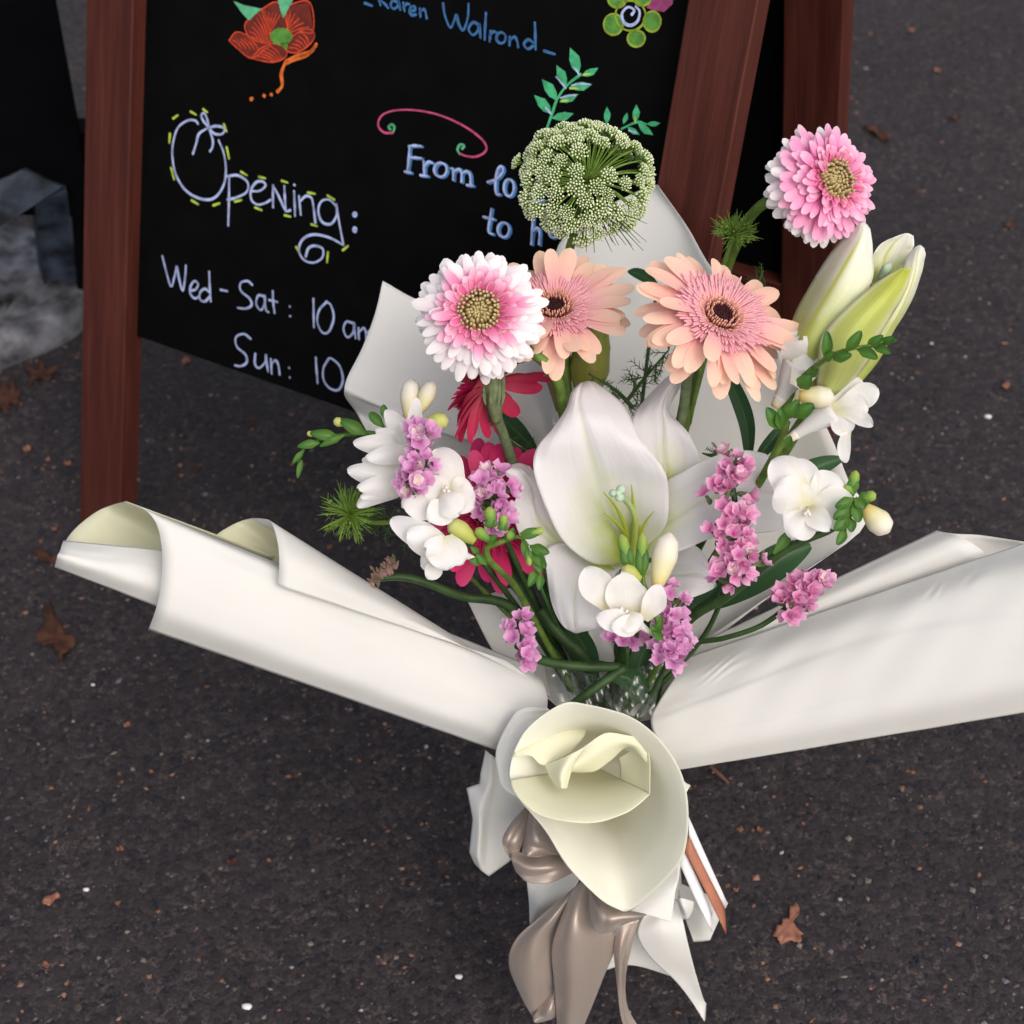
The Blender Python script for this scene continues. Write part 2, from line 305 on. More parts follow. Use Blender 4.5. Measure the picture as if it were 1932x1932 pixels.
PEACH = petal_mat('peach_ray_petal', [(0, (.88, .36, .40)), (.45, (.91, .50, .48)), (.75, (.93, .61, .49)), (1, (.93, .66, .50))], tr=.3, vein=.14, vscale=9)
PEACHPINK = petal_mat('pink_inner_floret', [(0, (.86, .38, .38)), (.5, (.90, .45, .50)), (1, (.92, .55, .62))], tr=.3, vein=.1)
PEACHRING = petal_mat('salmon_disc_floret', [(0, (.62, .24, .18)), (.6, (.78, .38, .28)), (1, (.84, .56, .36))], tr=.1, vein=.2)
MAROON = plain('maroon_eye', (.045, .008, .012), .6, var=.4, scale=300, bump=.4)
DPALE = petal_mat('white_tipped_petal', [(0, (.78, .22, .42)), (.35, (.84, .44, .58)), (.65, (.88, .70, .77)), (.88, (.89, .85, .86)), (1, (.89, .86, .86))], tr=.3, vein=.12, vscale=9)
DPINK = petal_mat('pink_petal', [(0, (.72, .07, .27)), (.5, (.80, .15, .38)), (.8, (.86, .36, .55)), (1, (.88, .58, .70))], tr=.3, vein=.12, vscale=9)
DDEEP = petal_mat('deep_pink_petal', [(0, (.66, .04, .20)), (.5, (.76, .10, .32)), (1, (.82, .24, .44))], tr=.3, vein=.12, vscale=9, edge=(.85, .58, .58))
DPINK2 = petal_mat('soft_pink_petal', [(0, (.70, .08, .30)), (.5, (.82, .20, .46)), (.85, (.86, .38, .60)), (1, (.88, .55, .70))], tr=.3, vein=.12, vscale=9)
QUILL = petal_mat('beige_quill', [(0, (.26, .18, .05)), (.5, (.42, .32, .13)), (1, (.58, .46, .25))], tr=.1, vein=.15)
HOT = petal_mat('crimson_petal', [(0, (.34, .005, .05)), (.5, (.50, .012, .085)), (1, (.64, .03, .16))], tr=.2, vein=.25, vscale=8, rough=.5)
HOT2 = petal_mat('crimson_petal_with_pale_back', [(0, (.42, .06, .09)), (.4, (.50, .05, .10)), (1, (.52, .012, .085))], tr=.2, vein=.6, vscale=7, rough=.5)
STAT = petal_mat('mauve_papery_floret', [(0, (.50, .11, .36)), (.5, (.72, .29, .58)), (1, (.82, .48, .72))], tr=.35, vein=.25, vscale=10)
STATP = petal_mat('pink_papery_floret', [(0, (.58, .09, .32)), (.5, (.78, .28, .54)), (1, (.86, .50, .69))], tr=.35, vein=.25, vscale=10)
STATW = petal_mat('pale_inner_floret', [(0, (.78, .62, .42)), (.5, (.85, .66, .66)), (1, (.86, .74, .74))], tr=.35, vein=.1)
STATG = plain('rough_green_calyx', (.10, .13, .06), .8, var=.4, scale=200, bump=.4)
AMMI = tint_mat('umbel_floret', .6, .3)

# ------------------------------------------------------------------ the ground
GM = asphalt_mat()
obj('ground', [(-40, -40, 0), (40, -40, 0), (40, 40, 0), (-40, 40, 0)], [(0, 1, 2, 3)], GM, smooth=False)['kind'] = 'structure'
OCT = (np.array([(1, 0, 0), (0, 1, 0), (-1, 0, 0), (0, -1, 0), (0, 0, 1), (0, 0, -.6)], float), [(0, 1, 4), (1, 2, 4), (2, 3, 4), (3, 0, 4), (1, 0, 5), (2, 1, 5), (3, 2, 5), (0, 3, 5)])
def pebble_data(c, r, flat=.5):
    V = OCT[0]*(rng.uniform(.55, 1.2, (6, 1)))*r; V[:, 2] *= flat; a = rng.uniform(0, 6.28); k = rng.uniform(.5, 1)
    V[:, 1] *= k; V[:, :2] = V[:, :2]@np.array([[math.cos(a), -math.sin(a)], [math.sin(a), math.cos(a)]]); return V+c, OCT[1]
gb = MB()
GC = [((.06, .05, .052), 40), ((.015, .016, .026), 30), ((.22, .12, .085), 10), ((.18, .085, .05), 8), ((.17, .145, .12), 7), ((.09, .07, .065), 18), ((.34, .31, .31), 1.2), ((.13, .115, .14), 6)]
cs = [c for c, w in GC]; ws = np.array([w for c, w in GC], float); ws /= ws.sum()
for i in range(22000):
    y = rng.uniform(.5, 2.9); x = rng.uniform(-.62, .62)*(.55+.36*y); r = .0009+.0030*rng.random()**2.6
    V, F = pebble_data(np.array([x, y, r*.1]), r, .45); c = np.array(cs[rng.choice(len(cs), p=ws)])*rng.uniform(.7, 1.2); gb.add(V, F, c=(*c, 1))
g = gb.obj('gravel', tint_mat('asphalt_chips', .8), smooth=False, tint=True, kind='stuff'); tag(g, 'tiny grey, tan and rust coloured chips scattered over the asphalt', 'gravel')

# ------------------------------------------------------------------ the chalkboard A-frame
PSI, LEAN, SW, VB, TH, BW, BH = -.54316, .30898, .0513, .2434, .0173, .6, 1.02
E1 = np.array([math.cos(PSI), math.sin(PSI), 0]); N1 = np.array([-math.sin(PSI), math.cos(PSI), 0]); FOOT = np.array([-.43506, 1.21475, 0])
BUP = np.array([0, 0, math.cos(LEAN)])+N1*math.sin(LEAN); BNB = N1*math.cos(LEAN)-np.array([0, 0, math.sin(LEAN)])
def bpt(u, v, w): return FOOT+u*E1+v*BUP+w*BNB
RF = FOOT+N1*.5; RTOP = FOOT+BUP*BH; RUP = nrm(RTOP-RF); RNB = nrm(np.cross(E1, RUP))
if RNB@N1 < 0: RNB = -RNB
RH = np.linalg.norm(RTOP-RF)
def rpt(u, v, w): return RF+u*E1+v*RUP+w*RNB
def bar(fn, u0, u1, v0, v1, w0, w1, bev=.0012, long='v'):
    """a bevelled timber between the given limits; uv runs along its length"""
    V = []; U = []; rect = [(0, bev), (0, 1), (1, 1)]
    lo = np.array([u0, v0, w0]); hi = np.array([u1, v1, w1]); F = []
    a = {'v': 1, 'u': 0}[long]; o1, o2 = [k for k in range(3) if k != a]
    prof = [(lo[o1]+bev, lo[o2]), (hi[o1]-bev, lo[o2]), (hi[o1], lo[o2]+bev), (hi[o1], hi[o2]-bev), (hi[o1]-bev, hi[o2]), (lo[o1]+bev, hi[o2]), (lo[o1], hi[o2]-bev), (lo[o1], lo[o2]+bev)]
    for e in (lo[a], hi[a]):
        for i, (p, q) in enumerate(prof):
            c = [0, 0, 0]; c[a] = e; c[o1] = p; c[o2] = q; V.append(fn(*c)); U.append((e, p*3+q*2))
    F = [(i, (i+1) % 8, 8+(i+1) % 8, 8+i) for i in range(8)]+[tuple(range(8))[::-1], tuple(range(8, 16))]
    return V, F, U
board = thing('chalkboard_sign', 'A-frame chalkboard with red-brown wooden frame standing behind the bouquet', 'sign', bpt(BW/2, 0, 0))
def timber(name, fn, *a, parent=board, **k):
    V, F, U = bar(fn, *a, **k); return obj(name, V, F, WOOD, parent, U, smooth=False)
timber('front_stile', bpt, 0, SW, 0, BH, 0, TH+.008); timber('front_stile', bpt, BW-SW, BW, 0, BH, 0, TH+.008)
timber('front_top_rail', bpt, SW, BW-SW, BH-.06, BH-.002, .001, TH+.006, long='u')
timber('rear_stile', rpt, 0, SW, 0, RH-.03, -.012, .012); timber('rear_stile', rpt, BW-SW, BW, 0, RH-.03, -.012, .012)
timber('rear_rail', rpt, SW, BW-SW, .165, .235, -.012, .012, long='u')
V, F, U = bar(bpt, SW-.004, BW-SW+.004, VB, BH-.058, TH, TH+.005, .0005); panel = obj('chalkboard_panel', V, F, BLACK, board, U, smooth=False)
V, F, U = bar(rpt, SW-.004, BW-SW+.004, .236, RH-.05, .001, .006, .0005); obj('rear_panel', V, F, BLACK, board, U, smooth=False)

C_WHITE = chalk_mat('pale_blue_white_marker', (.52, .60, .95)); C_BLUE = chalk_mat('blue_marker', (.07, .24, .55)); C_BLUE2 = chalk_mat('dull_blue_marker', (.04, .15, .36))
C_LIME = chalk_mat('lime_marker', (.55, .72, .08)); C_GREEN = chalk_mat('green_marker', (.07, .50, .22)); C_PINK = chalk_mat('pink_marker', (.65, .08, .22)); C_RED = chalk_mat('red_marker', (.75, .07, .02))
C_DRED = chalk_mat('dark_red_marker', (.17, .014, .006)); C_ORANGE = chalk_mat('orange_marker', (.80, .17, .02)); C_MINT = chalk_mat('mint_marker', (.12, .50, .25)); C_OLIVE = chalk_mat('grass_green_marker', (.10, .30, .04)); C_MAG = chalk_mat('magenta_marker', (.35, .05, .17)); C_YG = chalk_mat('yellow_green_marker', (.30, .42, .03))
P0 = bpt(0, 0, TH); FN = -BNB
def onb(fr, x, y, lift=.0005):
    x, y = px(fr, x, y); r = ray(x, y); s = ((P0-CAM)@BNB)/(r@BNB); return CAM+r*s+FN*lift
def stroke(mb, fr, pts, w=11, lift=.0006, n=None):
    P = np.array([onb(fr, *p, lift) for p in pts]); n = n or (2 if len(P) == 2 else 5*len(P)); C = cat(P, max(n, 3)); T = np.gradient(C, axis=0); T /= np.linalg.norm(T, axis=1, keepdims=True)+1e-9
    L = np.cross(T, FN); hw = spx(fr, w/2, 1.38)*(1+.18*np.sin(np.linspace(0, 9, len(C))+len(pts)))
    C = np.vstack([C[0]-T[0]*hw[0]*.6, C, C[-1]+T[-1]*hw[-1]*.6]); L = np.vstack([L[0]*.45, L, L[-1]*.45]); hw = np.concatenate([[hw[0]], hw, [hw[-1]]])
    V = np.stack([C-L*hw[:, None], C+L*hw[:, None]], 1).reshape(-1, 3); mb.add(V, gridf(len(C), 2))
def ell(cx, cy, rx, ry, n=9, a0=.3): return [(cx+rx*math.cos(a0+k*2*math.pi/n), cy+ry*math.sin(a0+k*2*math.pi/n)) for k in range(n+1)]
def fill(mb, fr, pts, lift=.0004):
    P = np.array([onb(fr, *p, lift) for p in pts]); c = P.mean(0); n = len(P); mb.add(np.vstack([P, c]), [(i, (i+1) % n, n) for i in range(n)])
def lead(mb, fr, b, t, w=.22, lift=.0005):
    b, t = np.array(b, float), np.array(t, float); a = t-b; s = np.array([-a[1], a[0]]); fill(mb, fr, [b, b+a*.3+s*w*.8, b+a*.6+s*w, t, b+a*.6-s*w*.7, b+a*.3-s*w*.7], lift)
def writing(name, mat, jobs, w=11, lift=.0006, groups=None, label=None):
    if groups:
        k = 0
        for i, g_ in enumerate(groups):
            mb = MB()
            for fr, pts in jobs[k:k+g_]: stroke(mb, fr, pts, w, lift)
            k += g_; o = mb.obj(name, mat, panel, smooth=False)
            if label: o['label'] = label
        return
    mb = MB()
    for fr, pts in jobs: stroke(mb, fr, pts, w, lift)
    return mb.obj(name, mat, panel, smooth=False)
OPEN = [('A', p) for p in [
    [(1025, 640), (1010, 622), (970, 622), (920, 660), (895, 740), (893, 820), (910, 900), (950, 970), (1000, 1010), (1060, 1030), (1110, 1020), (1150, 970), (1168, 900), (1160, 800), (1130, 722)],
    [(1080, 660), (1050, 620), (1042, 595), (1055, 583), (1070, 610), (1080, 660)], [(1080, 660), (1120, 650), (1160, 662), (1150, 690), (1110, 690), (1080, 660)],
    [(1075, 660), (1030, 690), (1015, 740), (998, 795)], [(1080, 665), (1100, 720), (1098, 760), (1085, 782)],
    [(1185, 905), (1184, 1030), (1180, 1165)], [(1172, 910), (1230, 905), (1280, 940), (1275, 990), (1220, 1020), (1175, 1030)],
    [(1300, 985), (1340, 985), (1372, 960), (1360, 937), (1325, 940), (1298, 980), (1300, 1030), (1330, 1055), (1370, 1048), (1400, 1030)],
    [(1412, 955), (1411, 1000), (1412, 1072)], [(1412, 958), (1440, 1010), (1472, 1080), (1485, 1090), (1502, 1083)], [(1470, 958), (1472, 1010), (1478, 1086)],
    [(1520, 985), (1523, 1050), (1525, 1115)], [(1520, 953), (1525, 957)], [(1545, 1010), (1550, 1060), (1555, 1110)], [(1550, 1040), (1580, 1012), (1610, 1022), (1622, 1080), (1630, 1150)],
    [(1735, 1060), (1700, 1030), (1660, 1040), (1645, 1090), (1665, 1145), (1710, 1155), (1740, 1110), (1738, 1050), (1750, 1130), (1775, 1265)],
    [(1775, 1265), (1700, 1225), (1620, 1210), (1565, 1235), (1545, 1290), (1570, 1340), (1620, 1355), (1665, 1330), (1668, 1285), (1630, 1268), (1595, 1280), (1580, 1325)],
    ell(1833, 1107, 9, 9, 6), ell(1833, 1185, 8, 11, 6)]]
writing('chalk_letter', C_WHITE, OPEN, 12, groups=[5, 2, 1, 3, 2, 2, 2, 1, 1])
WED = [('A', p) for p in [[(840, 1320), (860, 1400), (885, 1478), (905, 1420), (915, 1375), (925, 1430), (945, 1500), (958, 1430), (962, 1368)],
    [(985, 1500), (1012, 1493), (1025, 1465), (1005, 1450), (985, 1480), (985, 1515), (1008, 1540), (1030, 1528)], [(1085, 1510), (1060, 1490), (1035, 1510), (1035, 1545), (1060, 1555), (1085, 1530)], [(1082, 1400), (1085, 1480), (1090, 1557)],
    [(1140, 1495), (1178, 1503)], [(1305, 1470), (1280, 1450), (1245, 1460), (1245, 1500), (1290, 1540), (1300, 1575), (1270, 1592), (1228, 1588)],
    [(1370, 1530), (1335, 1525), (1325, 1570), (1350, 1600), (1370, 1560), (1367, 1522), (1374, 1595), (1390, 1612)], [(1410, 1500), (1412, 1560), (1420, 1617)], [(1390, 1548), (1435, 1558)],
    [(1497, 1580), (1499, 1584)], [(1499, 1630), (1501, 1634)], [(1620, 1540), (1621, 1620), (1622, 1690)], [(1690, 1555), (1650, 1600), (1640, 1660), (1665, 1715), (1700, 1710), (1725, 1640), (1710, 1575), (1685, 1558)],
    [(1825, 1668), (1790, 1660), (1775, 1700), (1795, 1740), (1825, 1715), (1830, 1665), (1833, 1710), (1838, 1748)], [(1852, 1690), (1853, 1720), (1855, 1752)], [(1854, 1715), (1878, 1692), (1890, 1715), (1894, 1765)], [(1894, 1720), (1915, 1705), (1930, 1730), (1934, 1775)]]]
writing('chalk_letter', C_WHITE, WED, 11, groups=[1, 1, 2, 1, 1, 1, 2, 1, 1, 1, 1, 1, 3])
SUN = [('D', p) for p in [[(1297, 10), (1260, -16), (1220, 2), (1225, 50), (1270, 92), (1275, 132), (1245, 150), (1213, 146)], [(1320, 85), (1318, 140), (1340, 160), (1370, 130), (1374, 90), (1378, 130), (1386, 180)],
    [(1400, 112), (1402, 150), (1404, 190)], [(1403, 140), (1425, 120), (1440, 150), (1446, 196)], [(1494, 158), (1496, 162)], [(1497, 208), (1499, 212)], [(1632, 105), (1636, 170), (1642, 240)],
    [(1700, 110), (1672, 160), (1672, 220), (1705, 265), (1750, 272), (1772, 220), (1755, 150), (1715, 112), (1700, 110)]]]
writing('chalk_letter', C_WHITE, SUN, 11, groups=[1, 1, 2, 1, 1, 1, 1])
FROMG = [4, 3, 1, 4, 1, 1, 1, 2, 1, 2, 1]
FROM = [('B', p) for p in [[(378, 750), (373, 820), (366, 885)], [(372, 755), (400, 750), (437, 753)], [(373, 812), (405, 812), (440, 816)], [(352, 885), (386, 890)], [(450, 830), (452, 870), (453, 905)], [(432, 903), (472, 908)], [(453, 858), (475, 834), (497, 842)], ell(537, 875, 33, 36),
    [(590, 868), (602, 875), (602, 930)], [(602, 890), (628, 872), (645, 890), (645, 940)], [(646, 896), (672, 882), (690, 905), (692, 955)], [(672, 954), (706, 958)], [(780, 940), (830, 920), (860, 880), (850, 856), (830, 880), (820, 950), (826, 1000), (846, 1002)], ell(890, 968, 26, 44),
    [(1005, 1010), (1030, 1000), (1068, 990), (1050, 965), (1015, 980), (1008, 1020), (1030, 1040), (1070, 1030)], [(800, 1075), (790, 1140), (785, 1195), (808, 1208)], [(757, 1118), (815, 1132)], ell(862, 1185, 30, 38), [(1015, 1100), (1010, 1190), (1005, 1262)], [(1008, 1200), (1035, 1175), (1048, 1200), (1045, 1262)], ell(1118, 1190, 22, 36)]]
writing('chalk_letter_shade', C_BLUE, [(f, [(x+9, y+5) for x, y in p]) for f, p in FROM], 15, .0004, groups=FROMG)
writing('chalk_letter', C_WHITE, FROM, 11, .0008, groups=FROMG)
NAME = [('B', p) for p in [[(145, 15), (185, 30)], [(205, -60), (215, -20), (228, 28)], [(228, 2), (250, -30), (270, -60)], [(226, 0), (250, 20), (268, 42)], [(318, 12), (292, 2), (280, 25), (295, 45), (318, 30), (320, 5), (330, 52)], [(345, 12), (348, 35), (352, 58)], [(350, 32), (362, 20), (378, 22)],
    [(380, 55), (405, 52), (402, 32), (382, 38), (378, 62), (392, 78), (412, 74)], [(430, 42), (432, 65), (434, 88)], [(433, 60), (450, 48), (460, 62), (466, 96)], [(550, 15), (560, 80), (588, 142), (610, 100), (620, 78), (632, 125), (655, 155), (678, 90), (682, 18)],
    [(735, 128), (705, 115), (682, 150), (705, 180), (732, 155), (736, 122), (744, 196)], [(772, 65), (768, 130), (765, 206)], [(795, 158), (793, 190), (790, 216)], [(794, 182), (808, 164), (826, 166)], ell(850, 195, 24, 28), [(895, 188), (894, 210), (893, 236)], [(895, 208), (918, 190), (932, 210), (938, 244)], [(1018, 222), (990, 204), (968, 228), (988, 252), (1016, 236)], [(1024, 115), (1026, 180), (1028, 256)], [(1070, 262), (1128, 280)]]]
writing('chalk_letter', C_BLUE2, NAME, 13, groups=[1, 3, 1, 2, 1, 2, 1, 1, 1, 2, 1, 2, 2, 1])
DASH = [((895, 612), (922, 593)), ((985, 575), (1015, 592)), ((1050, 562), (1073, 580)), ((1158, 640), (1172, 680)), ((880, 688), (876, 738)), ((1172, 758), (1185, 820)), ((885, 865), (902, 928)), ((990, 1033), (1027, 1055)), ((1102, 1060), (1137, 1048)), ((1213, 1040), (1250, 1032)), ((1245, 885), (1278, 905)), ((1337, 912), (1373, 920)), ((1455, 932), (1488, 942)), ((1318, 1070), (1355, 1085)), ((1470, 1110), (1503, 1118)), ((1590, 993), (1630, 1000)), ((1692, 1008), (1730, 1032)), ((1608, 1157), (1640, 1167)), ((1530, 1273), (1550, 1310)), ((1695, 1300), (1690, 1355)), ((1770, 1292), (1800, 1268))]
writing('chalk_dash', C_LIME, [('A', list(d)) for d in DASH], 11, groups=[1]*len(DASH))
writing('chalk_swirl', C_PINK, [('B', [(290, 685), (245, 683), (215, 645), (235, 595), (300, 570), (400, 568), (520, 590), (640, 640), (730, 700), (772, 750), (765, 785), (720, 808), (670, 805), (636, 792)])], 10)
writing('chalk_swirl', C_MINT, [('B', [(293, 682), (299, 655), (285, 642), (268, 655), (280, 668)]), ('B', [(636, 795), (625, 770), (640, 745), (660, 752), (648, 768)])], 12)
mb = MB(); stroke(mb, 'B', [(1085, 665), (1115, 580), (1140, 510), (1190, 440), (1262, 382)], 12); stroke(mb, 'B', [(1470, 665), (1550, 630), (1600, 640)], 10)
for b, t in [((1110, 590), (1020, 490)), ((1110, 610), (1225, 585)), ((1140, 520), (1060, 408)), ((1150, 525), (1248, 485)), ((1185, 450), (1135, 335)), ((1200, 450), (1320, 435)), ((1250, 385), (1205, 245)), ((1265, 392), (1352, 350)), ((1395, 640), (1395, 550)), ((1480, 640), (1500, 580)), ((1540, 635), (1548, 537)), ((1555, 635), (1635, 697)), ((1600, 640), (1672, 635)), ((1500, 655), (1565, 695))]: lead(mb, 'B', b, t)
mb.obj('chalk_leaf_sprig', C_GREEN, panel, smooth=False)
writing('chalk_leaf_highlight', C_WHITE, [('B', p) for p in [[(1215, 440), (1260, 432), (1312, 436)], [(1135, 395), (1160, 425), (1185, 455)], [(1080, 555), (1108, 588)], [(1225, 345), (1245, 370), (1254, 388)], [(1155, 505), (1190, 495), (1235, 490)], [(1510, 672), (1550, 685)]]], 8, .0009, groups=[1]*6)
writing('chalk_leaf_highlight', C_LIME, [('B', p) for p in [[(1205, 455), (1250, 457)], [(1275, 385), (1310, 380)], [(1160, 522), (1200, 517)], [(1541, 600), (1543, 630)]]], 8, .0009, groups=[1]*4)
mb = MB(); RP = [(1430, 125, 50, 54), (1630, 110, 44, 52), (1548, 198, 45, 42), (1450, -6, 48, 44), (1580, -14, 46, 42)]
for c in RP: fill(mb, 'B', ell(*c, 14))
mb.obj('chalk_green_flower', C_OLIVE, panel, smooth=False)
writing('chalk_green_outline', C_YG, [('B', ell(*c, 11)) for c in RP]+[('B', ell(1518, 80, 78, 78, 13))], 9, .0008)
writing('chalk_spiral', C_WHITE, [('B', [(1525, 76), (1538, 52), (1505, 36), (1475, 70), (1485, 115), (1520, 130), (1555, 108), (1566, 60), (1545, 32)])], 13, .001)
mb = MB(); fill(mb, 'B', [(1600, 40), (1630, -20), (1740, -40), (1735, 20), (1690, 62), (1640, 55)], .0003); mb.obj('chalk_magenta_petal', C_MAG, panel, smooth=False)
RED = [[(1185, 210), (1225, 165), (1300, 190), (1395, 225), (1360, 260), (1300, 300), (1230, 250)], [(1300, 300), (1350, 250), (1420, 225), (1480, 260), (1470, 300), (1400, 320)], [(1480, 265), (1500, 200), (1580, 150), (1625, 170), (1610, 220), (1540, 270)], [(1280, 185), (1270, 120), (1350, 45), (1375, 120), (1400, 215), (1340, 215)], [(1350, 50), (1430, 10), (1470, 80), (1480, 160), (1400, 170), (1375, 120)], [(1475, 30), (1600, 10), (1620, 160), (1560, 165), (1500, 180), (1485, 110)]]
mb = MB()
for k, p in enumerate(RED): fill(mb, 'A', p, .0003+.00004*k)
mb.obj('chalk_red_flower', C_DRED, panel, smooth=False)
hat = []
for p in RED:
    hat.append(('A', p+[p[0]])); a = np.array(p, float)
    for k in range(1, 6):
        f = k/6; s = a[0]*(1-f)+a[len(a)//3]*f; e = a[-1]*(1-f)+a[2*len(a)//3]*f; hat.append(('A', [tuple(s), tuple((s+e)/2+np.array([5, -5])), tuple(e)]))
writing('chalk_red_hatching', C_RED, hat, 6, .0008)
writing('chalk_orange_stem', C_ORANGE, [('A', [(1638, 225), (1605, 268), (1530, 290), (1478, 318)]), ('A', [(1635, 235), (1590, 280), (1530, 305), (1480, 325)]), ('A', [(1478, 316), (1456, 380), (1460, 440), (1435, 474)]), ('A', [(1298, 513), (1308, 506)]), ('A', [(1365, 495), (1371, 491)]), ('A', [(1404, 490), (1406, 483)])], 18, .001, groups=[3, 1, 1, 1])
mb = MB(); fill(mb, 'A', ell(1455, 188, 58, 46, 12), .0010); fill(mb, 'A', [(1450, 220), (1495, 215), (1480, 262)], .0010); mb.obj('chalk_flower_centre', C_OLIVE, panel, smooth=False)
mb = MB(); fill(mb, 'A', [(1208, 4), (1260, 25), (1355, 45), (1320, 75), (1290, 106), (1255, 70)], .001); fill(mb, 'A', [(1436, -8), (1520, -8), (1490, 50), (1465, 96), (1450, 50)], .001); mb.obj('chalk_flower_leaves', C_MINT, panel, smooth=False)

# ------------------------------------------------------------------ second dark sign and pale kerb stone at the picture's left
DARKP = plain('black_painted_board', (.003, .003, .004), .7, var=.2, scale=20, spec=.03)
WORN = plain('scuffed_dark_blue_paint', (.003, .005, .011), .6, var=.6, scale=30, c2=(.06, .08, .12), bump=.4)
CONC = plain('weathered_pale_concrete_shaded', (.02, .018, .017), .9, var=.5, scale=30, c2=(.21, .21, .24), bump=.7)  # weathered mottle, its colour also darkened to stand in for this corner's shadow
def box8(name, lo4, hi4, mat, parent=None):
    return obj(name, list(lo4)+list(hi4), [(3, 2, 1, 0), (4, 5, 6, 7), (0, 1, 5, 4), (1, 2, 6, 5), (2, 3, 7, 6), (3, 0, 4, 7)], mat, parent, smooth=False)
sg = thing('folding_sign', 'black folding sign with scuffed dark blue feet at the left edge', 'sign', ground('P', 40, 560))
def slab(name, fr, quad, d, depth, mat, parent):
    F4 = [at(fr, x, y, dd) for (x, y), dd in zip(quad, d)]; n = nrm(np.cross(F4[1]-F4[0], F4[3]-F4[0])); n = n if n@FWD > 0 else -n
    return box8(name, F4, [p+n*depth for p in F4], mat, parent)
slab('black_panel', 'P', [(-160, -160), (70, -160), (176, 410), (-160, 400)], (1.62, 1.62, 1.87, 1.87), .012, DARKP, sg)
slab('side_leg', 'P', [(122, 250), (176, 250), (186, 640), (150, 600)], (1.80, 1.80, 1.985, 1.98), .03, DARKP, sg)
slab('foot_brace', 'P', [(-120, 395), (44, 320), (118, 352), (-120, 508)], (1.81, 1.81, 1.83, 1.83), .03, WORN, sg)
slab('foot_post', 'P', [(66, 385), (126, 362), (152, 552), (84, 556)], (1.835, 1.835, 1.975, 1.975), .035, WORN, sg)
mb = MB(); nn = 26
top = [(-140, 500), (58, 452), (172, 560), (162, 616), (78, 668), (-140, 720)]
c0 = ground('P', -10, 600, .05)
ring = [ground('P', x, y, .0) for x, y in top]; rr = cat(np.array(ring+[ring[0]]), 40)[:-1]
for s, z in ((1.0, -.01), (1.0, .012), (.94, .028), (.75, .034), (.4, .036), (.02, .037)):
    mb.V.append(np.array([c0*[1, 1, 0]+(p-c0*[1, 1, 0])*s+[0, 0, z+.004*math.sin(9*k)*(s < .99)] for k, p in enumerate(rr)]))
V = np.vstack(mb.V)
ks = obj('kerb_stone', V, gridf(6, 39, True), CONC); tag(ks, 'pale weathered concrete block on the asphalt at the left edge', 'stone block')

# ------------------------------------------------------------------ litter on the ground
LB = plain('dry_brown_leaf', (.24, .09, .055), .7, var=.35, scale=140, c2=(.38, .17, .115), tr=.1, bump=.4); LB2 = plain('dark_rust_leaf', (.06, .022, .012), .75, var=.45, scale=90, bump=.5); PEB = plain('white_pebble', (.66, .64, .66), .6, var=.2, scale=90); TW = plain('brown_twig', (.15, .07, .045), .8, scale=90)
def flat_leaf(fr, pts, label, mat=None, curl=.004, group=None, name='fallen_leaf', catg='leaf'):
    P = np.array([ground(fr, x, y, .001) for x, y in pts]); Q = np.concatenate([[P[i]*(1-f)+P[(i+1) % len(P)]*f for f in (0, .25, .5, .75)] for i in range(len(P))]); c = Q.mean(0); q_ = np.random.default_rng(len(label)*7+len(P)); Q = c+(Q-c)*(1+q_.normal(0, .07, (len(Q), 1))); V = []
    for s in (1, .66, .33): V += [c+(q-c)*s+np.array([0, 0, .0012+curl*(.5+.5*math.sin(k*.9))*s*s]) for k, q in enumerate(Q)]
    V.append(c+[0, 0, .0015]); n = len(Q); F = gridf(3, n, True)+[(2*n+i, 2*n+(i+1) % n, 3*n) for i in range(n)]
    o = obj(name, V, F, mat or LB, thick=.0006); tag(o, label, catg, group); return o
flat_leaf('G', [(1760, 1320), (1810, 1325), (1808, 1362), (1778, 1385), (1770, 1410), (1822, 1470), (1815, 1520), (1770, 1505), (1710, 1537), (1700, 1505), (1675, 1480), (1690, 1430), (1715, 1425), (1722, 1388), (1760, 1395)], 'torn pinkish brown leaf lying alone right of the ribbon', None, .001)
flat_leaf('D', [(230, 1400), (280, 1400), (300, 1480), (340, 1540), (390, 1570), (370, 1620), (320, 1690), (280, 1600), (215, 1610), (190, 1560), (240, 1480)], 'crumpled rust brown leaf below the left paper roll', LB2, .005)
flat_leaf('D', [(175, 1115), (250, 1130), (310, 1140), (290, 1170), (220, 1180)], 'reddish leaf scrap beside the open end of the left paper roll', LB2, .006)
flat_leaf('C', [(1100, 665), (1160, 665), (1200, 695), (1250, 715), (1235, 740), (1190, 725), (1140, 690)], 'curled orange-brown leaf right of the upper pink flower', LB2, .006)
flat_leaf('H', [(220, 1320), (245, 1275), (300, 1262), (310, 1280), (280, 1310), (250, 1330)], 'small red-brown leaf on open asphalt at lower left', LB, .003)
flat_leaf('D', [(0, 250), (40, 262), (66, 228), (84, 280), (118, 288), (92, 318), (98, 352), (58, 350), (34, 410), (8, 372), (-20, 396)], 'brown leaf clump in front of the pale concrete block', LB2, .005)
flat_leaf('D', [(130, 170), (175, 172), (214, 134), (238, 170), (296, 178), (262, 205), (268, 236), (214, 226), (158, 258), (160, 212)], 'flat rusty leaf beside the sign leg and concrete block', LB2, .006)
